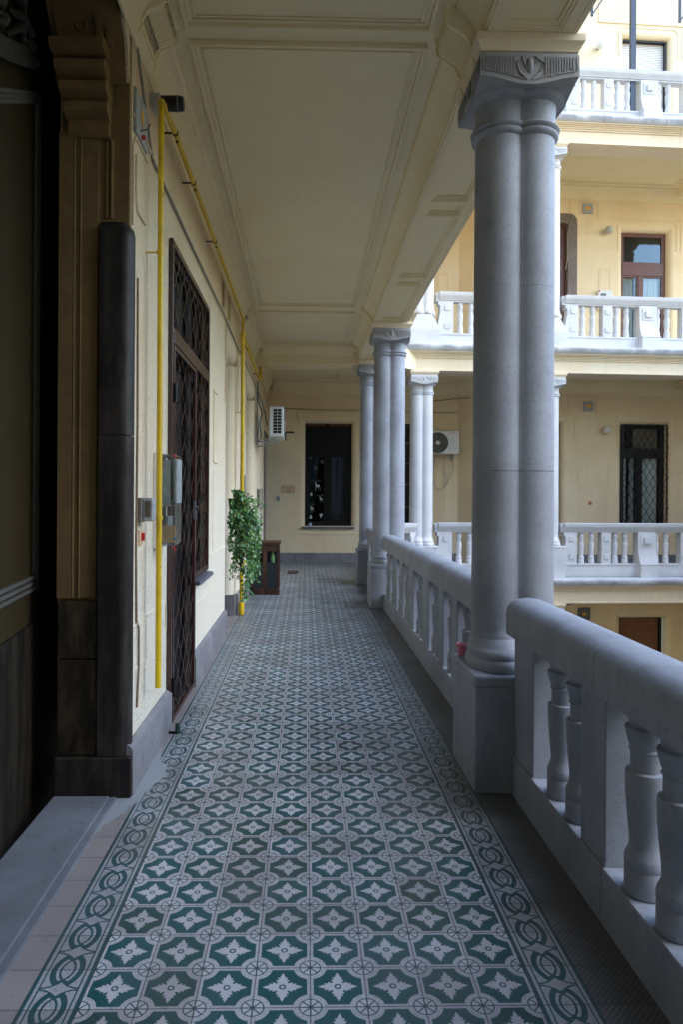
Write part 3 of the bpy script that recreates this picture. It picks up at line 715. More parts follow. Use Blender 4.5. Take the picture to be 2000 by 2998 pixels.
# ------------------------------------------------------------------ courtyard wing
cb=thing('courtyard_building','cream stuccoed wing across the courtyard with stacked white galleries','building',(6,18,-5.2))
UW=[(5.87,7.12)]
WT=3.71
def qround(m,u0,u1,z0,z1,r,w,side):  # quarter-round jamb fillers
    for uu,s in ((u0,1),(u1,-1)):
        m.prism([(uu+s*(r*math.sin(PI/2*k/6)),w+r-r*math.cos(PI/2*k/6)) for k in range(7)]+[(uu+s*r,w+.3),(uu,w+.3)],z0,z1,'z')
    m.prism([(w+r-r*math.cos(PI/2*k/6),z1-r*math.sin(PI/2*k/6)+0) for k in range(7)]+[(w+.3,z1-r),(w+.3,z1)],u0,u1,'x')
for li,Z in enumerate(LV):
    r=.13
    m=MB(FT)
    holes=[(3.05-r,4.24+r,Z-.1,Z+3.72+r) if li!=3 else None,(5.87-r,7.12+r,Z+(.95 if li!=2 else .45),Z+WT+r),(8.2,9.3,Z+.95,Z+WT)]
    holes=[h for h in holes if h]
    mk=lambda mm,a,b,c,d:mm.box(a,b,WB,WB+.35,c,d) if b>a+1e-4 and d>c+1e-4 else None
    wall_strips(m,2.25,UE,Z-.1,Z+(4.8 if li<3 else 6.2),holes,mk)
    m.T=None
    ztop=Z+(4.8 if li<3 else 6.2)
    # end wall with window(s), flat facet
    def mk2(mm,a,b,c,d):
        if b>a+1e-4 and d>c+1e-4: mm.box(a,b,EY,EY+.35,c,d)
    if li>=1:
        wall_strips(m,-1.5,4.06,Z-.1,ztop,[(-.04-r,1.22+r,Z+.98,Z+3.72+r),(2.0,2.78,Z+.98,Z+3.72)],mk2)
    else: m.box(-1.5,4.06,EY,EY+.35,Z-.1,ztop)
    a0=Vector((*facet0,0));a1=Vector((*facet1,0));dd=(a1-a0);nn=Vector((-dd.y,dd.x,0)).normalized()*.3
    if nn.y<0:nn=-nn
    m.add([tuple(a0+Vector((0,0,Z-.1))),tuple(a1+Vector((0,0,Z-.1))),tuple(a1+nn+Vector((0,0,Z-.1))),tuple(a0+nn+Vector((0,0,Z-.1))),tuple(a0+Vector((0,0,ztop))),tuple(a1+Vector((0,0,ztop))),tuple(a1+nn+Vector((0,0,ztop))),tuple(a0+nn+Vector((0,0,ztop)))],[(0,1,5,4),(1,2,6,5),(2,3,7,6),(3,0,4,7),(4,5,6,7),(3,2,1,0)])
    obj('wall',m,PLC if li!=1 else PL if False else PLC,cb,0)
    m=MB(FT);zs=Z+(.95 if li!=2 else .45);qround(m,5.87-r,7.12+r,zs,Z+WT+r,r,WB,0);obj('rounded_reveal',m,PLC,cb,40)
    if li!=3 and li!=2: m=MB(FT);qround(m,3.05-r,4.24+r,Z,Z+3.72+r,r,WB,0);obj('rounded_reveal',m,PLC,cb,40)
    if li>=1: m=MB();qround(m,-.04-r,1.22+r,Z+.98,Z+3.72+r,r,EY,0);obj('rounded_reveal',m,PLC,cb,40)
    # raised outlines, string course, panels
    m=MB(FT);w0,w1=WB-.014,WB
    def ol(u0,u1,zb,zt,c=.14,hw=.010):
        pts=[(u0+.06,zb),(u0,zb),(u0,zt-c)]+[(u0+c-c*math.cos(PI/2*k/5),zt-c+c*math.sin(PI/2*k/5)) for k in range(1,6)]+[(u1-c+c*math.sin(PI/2*k/5),zt-c+c*math.cos(PI/2*k/5)) for k in range(0,6)]+[(u1,zb),(u1-.06,zb)]
        m.strip(pts,hw,w0,w1)
    def flush(nm):
        global m
        if m.v: obj(nm,m,PLC,cb,30)
        T_=m.T;m=MB(T_)
    ol(5.73,7.34,Z+3.21,Z+3.945);flush('window_surround');ol(7.46,9.9,Z+3.21,Z+3.945);flush('window_surround')
    if li!=3:
        m.strip([(2.3,Z+4.05),(4.45,Z+4.05),(4.45,Z+4.44),(5.20,Z+4.44),(5.20,Z+4.02),(UE,Z+4.02)],.022,w0-.006,w1)
        flush('string_course')
    if li in (0,1): ol(2.86,4.60,Z+3.3,Z+3.93);flush('window_surround')
    for a,b in ((4.68,4.95),(5.22,5.52)) if li!=3 else ():
        if li==2 and a<5:continue
        zb,zt=(Z+2.16,Z+2.67)
        m.strip([(a,zb),(a,zt),(b,zt),(b,zb),(a,zb)],.006,w0+.006,w1);m.strip([(a+.05,zb+.05),(a+.05,zt-.05),(b-.05,zt-.05)],.005,w0+.008,w1)
        for k in range(8): m.box(a+.01+(b-a-.02)*k/8,a+.022+(b-a-.02)*k/8,w1-.003,w1,Z+.8,Z+2.1)
        flush('wall_panel')
    for (a,zb,s2) in ((4.58,3.75,.17),(4.9,3.8,.11),(4.58,3.55,.11),(4.6,4.08,.13),(4.9,3.6,.11)) if li in (1,2) else ():
        m.strip([(a,Z+zb),(a,Z+zb+s2),(a+s2,Z+zb+s2),(a+s2,Z+zb),(a,Z+zb)],.005,w0+.008,w1);flush('small_panel')
    for zz in (.785,1.72,2.12,3.2): m.box(4.4,5.72,w1-.003,w1,Z+zz,Z+zz+.006);flush('joint_line')
    m.box(2.6,5.72,w0,w1,Z+.775,Z+.79);flush('dado_line');m.box(7.2,UE,w0,w1,Z+.775,Z+.79);flush('dado_line')
    if li==3:
        m.strip([(UE,Z+4.05),(5.18,Z+4.05),(5.18,Z+6)],.012,w0-.01,w1);flush('string_course')
    m.T=None
    if li>=1:
        e0,e1=EY-.014,EY
        def ole(u0,u1,zb,zt,c=.14,hw=.010):
            pts=[(u0,zb),(u0,zt-c)]+[(u0+c-c*math.cos(PI/2*k/5),zt-c+c*math.sin(PI/2*k/5)) for k in range(1,6)]+[(u1-c+c*math.sin(PI/2*k/5),zt-c+c*math.cos(PI/2*k/5)) for k in range(0,6)]+[(u1,zb)]
            m.strip(pts,hw,e0,e1)
        ole(-.25,1.43,Z+3.23,Z+3.965);flush('window_surround');m.box(-1.04,4.05,e0-.004,e1,Z+4.03,Z+4.055)
        flush('string_course');m.box(-1.04,4.05,e0,e1,Z+.765,Z+.785);flush('dado_line')
        for zz in (1.5,2.1,2.65,3.2): m.box(-1.0,-.3,e1-.003,e1,Z+zz,Z+zz+.006);flush('joint_line');m.box(1.4,4.0,e1-.003,e1,Z+zz,Z+zz+.006);flush('joint_line')
        m.strip([(3.46,Z+2.13),(3.46,Z+2.65),(3.76,Z+2.65),(3.76,Z+2.13),(3.46,Z+2.13)],.008,e0,e1);m.strip([(3.51,Z+2.18),(3.51,Z+2.60),(3.71,Z+2.60)],.006,e0,e1)
        for k in range(8): m.box(3.47+.035*k,3.482+.035*k,e0+.005,e1,Z+.8,Z+2.08)
        flush('wall_panel')
        # same panel on the slanting facet
        TFa=Matrix.Translation(a0)@Matrix.Rotation(math.atan2(dd.y,dd.x),4,'Z');m.T=TFa
        m.strip([(.36,Z+2.13),(.36,Z+2.65),(.66,Z+2.65),(.66,Z+2.13),(.36,Z+2.13)],.008,-.012,0);m.strip([(.41,Z+2.18),(.41,Z+2.60),(.61,Z+2.60)],.006,-.012,0)
        for k in range(8): m.box(.37+.035*k,.382+.035*k,-.008,0,Z+.8,Z+2.08)
        flush('wall_panel');m.T=None
    # cornice under the ceiling
    if li<3:
        m=MB(FT);m.prism([(WB-a,Z+b) for a,b in pl],2.2,UE,'x')
        m.T=Matrix.Translation(a0)@Matrix.Rotation(math.atan2(dd.y,dd.x),4,'Z');m.prism([(-a,Z+b) for a,b in pl],-.05,dd.length+.05,'x')
        obj('cornice',m,CE,cb,30)
    # skirting
    m=MB(FT);m.box(2.25,UE,WB-.03,WB,Z,Z+.285);m.T=None
    xs=[-1.0,-.3,.62,1.5,2.3,3.2,4.04]
    for a,b in zip(xs,xs[1:]): m.box(a,b-.004,EY-.035,EY,Z,Z+.27)
    obj('skirting',m,SK,cb,0,bevel=.004)
    # front beam, fascia, ledge
    if li<3:
        Zt=Z+5.1
        m=MB(FT);m.box(-.33,UE,-.26,.27,Z+4.53,Z+4.80);m.box(-.33,UE,-.26,.27,Z+4.8,Z+4.9)
        m.box(-.33,UE,-.275,-.26,Z+4.53,Z+4.565)
        for k,(zz,w) in enumerate(((4.80,.285),(4.835,.31),(4.865,.335),(4.89,.37),(4.915,.41))): m.box(-.42,UE,-w,.27,Z+zz,Z+zz+(.035 if k<4 else .025))
        obj('fascia',m,PLF,cb,0,bevel=.003)
        m=MB(FT);us=[-.6,.95,2.35,3.95,5.35,6.9,8.4,UE]
        for a,b in zip(us,us[1:]):
            m.prism([(.2,Zt-.16),(-.43,Zt-.16),(-.46,Zt-.13),(-.475,Zt-.09),(-.475,Zt-.05),(-.45,Zt-.015),(-.40,Zt-.002),(.2,Zt-.002)],a,b-.006,'x')
        # corner piece along the slanted run and the near run
        m.T=TD;m.box(-.2,.7,-.10,.1,Zt-.16,Zt-.004)
        obj('ledge',m,STL,cb,40)
        m=MB(FT);m.box(-.0,UE,.27,.30,Z+4.60,Z+4.8);m.box(-.0,UE,.30,.34,Z+4.66,Z+4.8)
        for a,b in ((.3,2.6),(3.2,7.1),(7.7,10)): rect_frame(m,a,b,.5,WB-.28,.03,Z+4.775,Z+4.8);rect_frame(m,a+.05,b-.05,.55,WB-.33,.02,Z+4.785,Z+4.8)
        for a in (2.87,7.4): m.box(a-.12,a+.12,.27,WB,Z+4.62,Z+4.8)
        obj('soffit_moulding',m,CE,cb,30)
        if li!=1:
            q=[(x,y) for x,y in plan if y>12] ;q=[(WX,13.0),(1.33,13.0)]+[p for p in plan if p[1]>14 ]
            nq=len(q);m=MB();m.add([(x,y,Z+4.8) for x,y in q]+[(x,y,Z+5.05) for x,y in q],[tuple(range(nq)),tuple(range(2*nq-1,nq-1,-1))]+[(i,(i+1)%nq,(i+1)%nq+nq,i+nq) for i in range(nq)])
            obj('gallery_slab',m,CE,cb,0)
        else:
            q=[(WX,14.5),(1.33,14.5)]+[p for p in plan if p[1]>14.3]
            nq=len(q);m=MB();m.add([(x,y,Z+5.03) for x,y in q]+[(x,y,Z+5.09) for x,y in q],[tuple(range(nq)),tuple(range(2*nq-1,nq-1,-1))]+[(i,(i+1)%nq,(i+1)%nq+nq,i+nq) for i in range(nq)])
            obj('gallery_slab',m,CE,cb,0)
# ground-level plinth under everything
m=MB(FT);m.box(-1,UE,-.4,WB+.4,-5.27,-5.12);obj('foundation',m,SK,cb,0)
# slab under the walkway
m=MB();m.box(-1.2,1.75,-5,14.0,-.30,-.006);m.box(1.2,1.85,-5,14.0,-.16,-.008);obj('walkway_slab',m,STL,near,0)

# windows of the courtyard wing
def win(T,u0,u1,z0,z1,w,mf,mg,label=None,trans=(2.9,3.03),Zb=0,cur=None,split=.45,fw=.06,name='window'):
    m=MB(T);m.box(u0-.5,u1+.6,w+.42,w+.45,z0-.4,z1+.5)
    fr=obj(name,m,DRK,cb,0)
    if label:fr['label']=label
    m=MB(T);d0,d1=w+.16,w+.22
    m.box(u0,u0+fw,d0,d1,z0,z1);m.box(u1-fw,u1,d0,d1,z0,z1);m.box(u0+fw,u1-fw,d0,d1,z1-fw,z1);m.box(u0+fw,u1-fw,d0,d1,z0,z0+fw+.02)
    um=u0+(u1-u0)*split
    m.box(u0+fw,u1-fw,d0-.02,d1,Zb+trans[0],Zb+trans[1]);m.box(um-.05,um+.05,d0-.01,d1,z0+fw,Zb+trans[0])
    for a,b in ((u0+fw,um-.05),(um+.05,u1-fw)):
        rect=[(a+.02,z0+fw+.04),(a+.02,Zb+trans[0]-.02),(b-.02,Zb+trans[0]-.02),(b-.02,z0+fw+.04),(a+.02,z0+fw+.04)];m.strip(rect,.022,d0+.005,d1-.01)
    m.strip([(u0+fw+.02,Zb+trans[1]+.02),(u0+fw+.02,z1-fw-.02),(u1-fw-.02,z1-fw-.02),(u1-fw-.02,Zb+trans[1]+.02),(u0+fw+.02,Zb+trans[1]+.02)],.022,d0+.005,d1-.01)
    obj('frame',m,mf,fr,0)
    m=MB(T);m.box(u0+fw,u1-fw,d0+.03,d0+.036,z0+fw,z1-fw);obj('pane',m,mg,fr,0)
    if cur:
        for a,b in cur:
            m=MB(T);N=28;lo=[];hi=[]
            for k in range(N+1):
                uu=a+(b-a)*k/N;ww=w+.275+.022*math.sin(k*1.55)+.01*math.sin(k*.7);lo.append((uu,ww,z0+.04));hi.append((uu,ww,Zb+trans[0]))
            m.rings([lo,hi],closed=False,cap=False);obj('curtain',m,CUR,fr,60)
    return fr
W4=(2.87,3.05)
wL1=win(FT,5.87,7.12,.95,3.71,WB,BLK,GL,'dark window behind a black diamond lattice grille',W4,0,[(5.95,6.12),(6.22,6.34),(6.42,6.97)])
wL2=win(FT,5.87,7.12,5.55,8.81,WB,MID,GL,'red brown french window with striped curtains',(2.58,2.90),5.1,[(5.9,6.28),(6.42,6.98)])
# left doors
win(FT,3.05,4.24,0.02,3.72,WB,BLK,GL,None,W4,0,None,.5,name='door')
d2=win(FT,3.05,4.38,5.12,8.93,WB-.05,MID,GL,'red brown door inside a dark stone surround',(2.58,2.95),5.1,[(3.2,3.7),(3.8,4.3)],.5,.11,name='door')
m=MB(FT);c=.22
pts=[(4.37,5.1),(4.615,5.1),(4.615,9.19-c)]+[(4.615-c+c*math.cos(PI/2*k/6),9.19-c+c*math.sin(PI/2*k/6)) for k in range(1,7)]+[(3.0,9.19),(3.0,8.93),(4.32,8.93),(4.37,8.88)]
m.prism(pts,WB-.04,WB+.2,'y');obj('stone_surround',m,JB,cb,40)
# shutters: top storey and ground storey
def shut(T,u0,u1,z0,z1,w,mat,label,wd=.04):
    fr=obj('shuttered_window',MB(T).box(u0,u1,w+.2,w+.24,z0,z1),mat,cb,0);fr['label']=label
    m=MB(T);m.box(u1,u1+wd,w+.12,w+.24,z0,z1);m.box(u0-.0,u1+wd,w+.10,w+.24,z1,z1+.03);obj('frame',m,BLK,fr,0);return fr
shut(FT,5.87,7.05,11.1,13.86,WB,SHW,'pale roller shutter closed over the topmost window')
shut(FT,5.87,7.0,-4.1,-1.40,WB,SHB,'brown roller shutter closed over the ground storey window',.06)
shut(FT,8.2,9.2,-4.1,-1.40,WB,SHB,'brown roller shutter at the edge of the picture')
m=MB(FT)
for Z in (0,5.1,10.2): m.box(8.2,9.3,WB+.2,WB+.25,Z+.95,Z+WT)
m.box(2.95,4.35,WB+.2,WB+.25,-5.1,-1.3)
obj('window_backing',m,DRK,cb,0)
# end wall windows
ew=win(None,-.04,1.22,.98,3.72,EY,DRK,GLD,'dark two-leaf window at the end of the walkway with a black upper blind',(2.87,3.05),0,None,.48,.055)
m=MB();m.box(.02,1.16,EY+.15,EY+.158,2.93,3.66);obj('blind',m,DRK,ew,0)
m=MB();
for a,b in ((.06,.30),(.82,.98)):
    N=16;lo=[];hi=[]
    for k in range(N+1):
        uu=a+(b-a)*k/N;lo.append((uu-.12*(1 if a<.5 else .0)+.0,EY+.34+.02*math.sin(k*1.4),1.3));hi.append((uu+.05,EY+.34+.02*math.sin(k*1.4),2.9))
    m.rings([lo,hi],closed=False,cap=False)
obj('curtain',m,CUB,ew,60)
m=MB();m.box(-.12,1.30,EY-.06,EY+.16,.93,.962);m.box(-.12,1.30,EY-.07,EY-.06,.915,.962);obj('sill',m,LED,ew,0)
m=MB();m.box(.0,.52,EY+.14,EY+.15,3.66,3.70);m.box(.6,1.18,EY+.14,EY+.15,3.66,3.70);obj('blind_rail',m,MID,ew,0)
for k in range(2):
    pass
w2=win(None,2.0,2.78,.98,3.72,EY,BLK,GL,'dark window seen between two white columns',(2.87,3.3),0,None,.5,.055)
m=MB()
for k in range(4): m.box(2.02,2.76,EY+.10,EY+.13,3.60+.025*k,3.618+.025*k)
obj('slatted_blind',m,WD,w2,0)
for Z in (5.1,10.2):
    m=MB();m.box(-.1,3.0,EY+.3,EY+.34,Z+.9,Z+3.9);obj('window_backing',m,DRK,cb,0)
# lattice grille over lower gallery window
lg=thing('lattice_grille','black diamond lattice grille standing off the far window','window grille',F(6.45,WB-.05,.95),AL)
m=MB(FT);gw=WB-.02;u0,u1,z0,z1=5.89,7.10,.96,3.70
dz=.30;du=.185
k=-14
lines=[]
for k in range(-22,34):
    for s in (1,-1):
        # line z = z0 + s*slope*(u-uk)
        sl=1.62;uk=u0+k*du
        pts=[]
        for (uu) in (u0,u1):
            pass
        # clip
        ua,ub=u0,u1
        za=z0+s*sl*(ua-uk);zb=z0+s*sl*(ub-uk)
        # param clip to z range
        def zat(u):return z0+s*sl*(u-uk)
        lo_u,hi_u=ua,ub
        ulo=uk if s>0 else uk-(z1-z0)/sl
        uhi=uk+(z1-z0)/sl if s>0 else uk
        lo_u=max(lo_u,ulo);hi_u=min(hi_u,uhi)
        if hi_u-lo_u>.02: m.tube([(lo_u,gw+(.006 if s>0 else -.006),zat(lo_u)),(hi_u,gw+(.006 if s>0 else -.006),zat(hi_u))],.0075,5)
LAT=m
for o in [obj('lattice_bars',m,BLK,None,40)]:
    o.parent=lg;o.matrix_parent_inverse=(Matrix.Translation(lg.location)@Matrix.Rotation(AL,4,'Z')).inverted()
m=MB(FT);m.strip([(u0,z0),(u1,z0),(u1,z1),(u0,z1),(u0,z0)],.014,gw-.014,gw+.014)
for zz in (1.5,2.3,3.1,3.45): m.box(u1-.01,u1+.05,gw-.01,gw+.02,zz,zz+.03)
o=obj('grille_frame',m,BLK,None,0);o.parent=lg;o.matrix_parent_inverse=(Matrix.Translation(lg.location)@Matrix.Rotation(AL,4,'Z')).inverted()

# other walls closing the courtyard (outside the picture), added and sized to shape the light
ea=thing('unseen_east_wing','unseen plain cream wing, kept low for skylight, closing the right side of the courtyard','building',(13.2,4,-5.2))
m=MB();m.box(12.9,13.3,-9,20,-5.27,5.4)
for Z in (0,5.1): m.box(12.55,12.9,-9,15.2,Z-.3,Z)
obj('wall',m,PLC,ea,0)
m=MB()
for Z in (-5.1,0):
    for k in range(6): m.box(12.88,12.897,-7+k*3.6,-5.8+k*3.6,Z+1,Z+3.6)
obj('windows',m,GLD if False else DRK,ea,0)
so=thing('unseen_south_wing','unseen plain cream wing, set close for shade, closing the near side of the courtyard','building',(6,-8,-5.2))
m=MB();m.box(1.8,12.9,-4.4,-4.0,-5.27,15.6)
for Z in (0,5.1,10.2): m.box(1.8,12.5,-4.0,-3.7,Z-.3,Z)
obj('wall',m,PLC,so,0)

# ------------------------------------------------------------------ wall fittings across the court
def on_court(name,label,cat,u,z,group=None,w=WB): return thing(name,label,cat,F(u,w,z),AL,group)
LO=dict(loc=(0,0,0))
def jbox(label,u,z,wd=.265,h=.265,mat=GRY):
    t=on_court('junction_box',label,'electric box',u,z,'grey electric boxes under the gallery ceilings')
    m=MB();m.cbox(-wd/2,wd/2,-.05,0,-h/2,h/2,.008);obj('box',m,mat,t,30,**LO)
    m=MB();m.box(-.055,.055,-.054,-.05,-.03,.035);obj('warning_label',m,ORL,t,0,**LO)
    m=MB();m.add([(-.03,-.056,0),(.0,-.056,.012),(.035,-.056,.02),(0,-.056,-.006)],[(0,1,2,3)]);obj('flash_mark',m,RED,t,0,**LO)
jbox('grey electric box with orange label, lower gallery wall beside the round lamp',4.945,4.17)
jbox('grey electric box with orange label, upper gallery wall over the brown door',4.90,9.34)
jbox('dark grey electric box with orange label, ground storey wall above the near rail',4.86,-1.26,.33,.32,DGR)
def globe(label,u,z,r,on=True,mat=WHT):
    t=on_court('wall_lamp',label,'lamp',u,z,'round lamps on the far wall')
    m=MB();m.tube([(0,0,-.01),(0,-.06,-.01)],.05,14);obj('lamp_base',m,GRY,t,40,**LO)
    m=MB();m.sphere((0,-.06-r*.8,0),r,20,12);obj('lamp_globe',m,mat,t,60,**LO)
globe('white globe lamp on the lower gallery wall, left of the latticed window',5.404,3.545,.10)
globe('greyish glass globe lamp on the upper gallery wall, left of the french window',5.407,8.751,.105,mat=OFW)
globe('bright white globe lamp on the topmost wall, left of the pale shutter',5.153,13.564,.105)
globe('dark round lamp on the ground storey wall, just above the near rail',5.34,-1.66,.055,mat=DGR)
t=on_court('call_button','small orange button on the lower gallery wall','button',5.014,1.636)
m=MB();m.box(-.045,.045,-.015,0,-.045,.045);obj('plate',m,simple('orange_plate',(.62,.27,.14),.6),t,0,**LO)
m=MB();m.sphere((0,-.016,0),.02,10,6);obj('button',m,RED,t,60,**LO)
t=on_court('meter_box','white meter box on the upper gallery wall, just above the rail','electric box',5.35,6.95)
m=MB();m.cbox(-.19,.19,-.10,0,-.25,.25,.01);obj('box',m,WHT,t,30,**LO)
m=MB();m.box(-.13,.02,-.103,-.1,.02,.16);obj('display',m,DGR,t,0,**LO);m=MB();m.box(-.18,-.14,-.108,-.1,.2,.24);obj('seal',m,RED,t,0,**LO)
# iron posts on the topmost rail
for (u,lab) in ((4.80,'blue-black iron post rising from the topmost rail'),):
    t=on_court('iron_post',lab,'post',u,11.35,w=-.02);m=MB();m.box(-.06,.06,-.04,.04,-1.2,4.6);obj('post_shaft',m,IRN,t,0,**LO);m=MB();m.box(-.075,.075,-.055,.055,-.0,.03);obj('collar',m,IRN,t,0,**LO)
for (u,z,s,lab) in ((3.84,12.65,1,'dark iron bracket beside the edge of the ceiling beam, top right'),(5.91,12.62,1,'dark iron bracket cut by the right edge, topmost storey')):
    t=on_court('iron_bracket',lab,'bracket',u,z,w=-.02);m=MB();m.box(-.025,.025,-.02,.02,0,2.2);obj('upright',m,IRN,t,0,**LO);m=MB();m.tube([(0,0,.02),(s*.75,0,1.15),(s*1.0,0,1.5)],.016,8);obj('stay',m,IRN,t,40,**LO)
# cable on the upper gallery door
m=MB(FT);m.tube([(3.6,WB-.07,9.0),(4.15,WB-.06,8.98),(4.42,WB-.06,8.93),(4.33,WB-.08,8.6),(4.34,WB-.08,8.0),(4.28,WB-.08,7.7)],.012,6);m.tube([(4.42,WB-.06,8.93),(4.50,WB-.06,9.18)],.008,5);m.tube([(4.44,WB-.06,8.93),(4.55,WB-.05,8.86),(4.62,WB-.05,8.88)],.006,5)
tag(obj('cable',m,CBL),'grey cable hanging beside the brown door of the upper gallery','cable')
m=MB(FT);m.tube([(3.3,WB-.05,-.98),(3.9,WB-.05,-1.06),(4.3,WB-.05,-1.05),(4.68,WB-.05,-.93)],.02,6);m.tube([(3.3,WB-.05,-1.16),(4.3,WB-.05,-1.13),(4.68,WB-.05,-1.35)],.008,5)
tag(obj('cable',m,CBL),'loose cables running to the dark electric box of the ground storey','cable')

# ------------------------------------------------------------------ air conditioners
def torus(m,c,R_,r,ax='y',n=28,k=6):
    pts=[]
    for i in range(n+1):
        a=2*PI*i/n;pts.append((c[0]+R_*math.cos(a),c[1],c[2]+R_*math.sin(a)) if ax=='y' else (c[0]+R_*math.cos(a),c[1]+R_*math.sin(a),c[2]))
    m.tube(pts,r,k,cap=False)
def ac_unit(label,loc,rz):
    t=thing('air_conditioner',label,'air conditioner',loc,rz,'outdoor air conditioners')
    W,D,H=.86,.29,.60
    m=MB();m.cbox(-W/2,W/2,-D,0,0,H,.015);obj('casing',m,WHT,t,30,bevel=.004,**LO)
    m=MB();m.box(-W/2-.004,W/2+.004,-D-.01,.0,H-.004,H+.012);obj('lid',m,OFW,t,0,**LO)
    m=MB();rs=[[(-.13+.27*math.cos(2*PI*i/36)*s,-D-.002-.004*(s>.9),.29+.27*math.sin(2*PI*i/36)*s) for i in range(36)] for s in (1,.01)];m.rings(rs,cap=False);obj('fan_opening',m,BLK,t,0,**LO)
    m=MB()
    for k in range(7): torus(m,(-.13,-D-.012,.29),.06+.035*k,.0065)
    for k in range(8):
        a=PI*k/4+.2;m.tube([(-.13+.05*math.cos(a),-D-.012,.29+.05*math.sin(a)),(-.13+.265*math.cos(a),-D-.012,.29+.265*math.sin(a))],.0035,5)
    obj('fan_guard',m,CBL,t,50,**LO)
    m=MB();m.tube([(-.13,-D-.002,.29),(-.13,-D-.022,.29)],.052,20);obj('hub',m,WHT,t,40,**LO)
    m=MB()
    for k in range(3): m.box(.18,.36,-D-.003,-D,.14+.1*k,.146+.1*k)
    m.box(.158,.162,-D-.003,-D,.02,H-.02)
    obj('panel_grooves',m,OFW,t,0,**LO)
    m=MB();m.cbox(W/2,W/2+.055,-.24,-.05,.05,.24,.02);obj('valve_cover',m,OFW,t,40,**LO)
    # end grille (black cells in two columns)
    m=MB()
    for i in range(2):
        for j in range(8): m.box(-W/2-.004,-W/2,-D+.04+i*.085,-D+.115+i*.085,.07+j*.062,.12+j*.062)
    obj('end_grille',m,BLK,t,0,**LO)
    return t
a2=ac_unit('white fan unit with round grille on the far wall, behind the white corner column',(3.57,EY-.10,2.90),0)
# maker's name on the panel, small red letters
def text(name,s,size,mat,parent,loc,rot,ext=.0006,align='CENTER'):
    cu=bpy.data.curves.new(name,'FONT');cu.body=s;cu.size=size;cu.extrude=ext;cu.align_x=align
    o=bpy.data.objects.new(name,cu);COL.objects.link(o);dg=bpy.context.evaluated_depsgraph_get();me=bpy.data.meshes.new_from_object(o.evaluated_get(dg));bpy.data.objects.remove(o)
    o=bpy.data.objects.new(name,me);COL.objects.link(o);me.materials.clear();me.materials.append(mat)
    o.parent=parent;o.location=loc;o.rotation_euler=rot;return o
text('lettering','BOSCH',.045,RED,a2,(.27,-.295,.53),(PI/2,0,0))
def bracket_ac(label,loc,rz):
    t=thing('unit_bracket',label,'bracket',loc,rz,'brackets carrying the air conditioners')
    for x in (-.3,.3):
        m=MB();m.box(x-.02,x+.02,-.46,0,-.03,0);m.box(x-.02,x+.02,-.02,0,-.12,.25);m.tube([(x,-.02,-.12),(x,-.2,-.10),(x,-.46,-.035)],.014,6);obj('arm',m,OFW,t,0,**LO)
bracket_ac('pale bracket under the fan unit on the far wall',(3.57,EY,2.86),0)
m=MB()
def loop(pts,r=.010):
    P=[]
    for i in range(len(pts)-1):
        p0=Vector(pts[max(i-1,0)]);p1=Vector(pts[i]);p2=Vector(pts[i+1]);p3=Vector(pts[min(i+2,len(pts)-1)])
        for k in range(6):
            s=k/6;P.append(.5*((2*p1)+(-p0+p2)*s+(2*p0-5*p1+4*p2-p3)*s*s+(-p0+3*p1-3*p2+p3)*s**3))
    P.append(Vector(pts[-1]));m.tube(P,r,7)
yy=EY-.06
loop([(3.43,yy-.1,2.88),(3.40,yy,2.5),(3.38,yy,2.2),(3.50,yy,2.0),(3.62,yy,1.99),(3.74,yy,2.1),(3.90,yy,2.45),(3.93,yy,2.7),(3.85,yy,2.86)])
loop([(3.69,yy-.1,2.88),(3.68,yy,2.55),(3.72,yy,2.3),(3.70,yy,2.08)])
tag(obj('drain_hose',m,OFW),'white hoses looping down below the fan unit on the far wall','hose')
# AC on the left wall, seen from its end
t=ac_unit('white air conditioner on the left wall, end grille facing, high beside the pipes',(WX+.29,14.26,2.96),PI/2)
bracket_ac('pale bracket under the air conditioner of the left wall',(WX,14.26,2.93),PI/2)
m=MB();loop([(WX+.05,14.0,4.1),(WX+.07,14.05,3.7),(WX+.14,14.0,3.45),(WX+.10,13.95,3.25),(WX+.12,14.0,3.0),(WX+.05,14.0,2.85)],.016);loop([(WX+.05,13.9,4.05),(WX+.05,13.9,3.5),(WX+.08,13.85,3.05),(WX+.04,13.9,2.8)],.012);loop([(WX+.06,13.8,3.9),(WX+.16,13.9,3.6),(WX+.25,14.0,3.2)],.012)
tag(obj('cable_bundle',m,DGR),'dark bundle of pipes and cables beside the air conditioner on the left wall','cables')
m=MB();torus(m,(-.36,14.7,3.13),.09,.014,'z');m.tube([(-.45,14.7,3.13),(-.45,14.7,2.95)],.02,6);tag(obj('coiled_cable',m,BLK),'black coil of cable at the corner of the left air conditioner','cable')

# ------------------------------------------------------------------ gas pipes
gp=thing('gas_pipe','bright yellow gas pipe running down and along the left wall','pipe',(-.95,7,0))
PX=-.955
def pipe(path,r=.03):
    m=MB();m.tube(path,r,16);return obj('pipe_run',m,YL,gp,50)
def fitting(c,r=.037,h=.05,ax='z'):
    m=MB();a=Vector(c);d=Vector((0,0,h)) if ax=='z' else Vector((0,h,0));m.tube([a-d,a-d*.8,a+d*.8,a+d],[r*.9,r,r,r*.9],16);obj('joint',m,YL,gp,50)
pipe([(PX,4.49,.52),(PX,4.49,4.33)],.019);fitting((PX,4.49,3.1),.0205,.012)
pipe([(PX,4.49,4.28),(PX,4.51,4.325),(PX,4.56,4.34),(PX,4.80,4.345)],.018)
m=MB();m.sphere((PX,4.49,4.315),.024,14,10);obj('joint',m,YL,gp,60)
pipe([(PX,4.8,4.345),(PX,4.92,4.36),(PX,7.6,4.385),(PX,9.9,4.39),(PX,10.15,4.385),(PX,10.24,4.33),(PX,10.24,4.17)],.019)
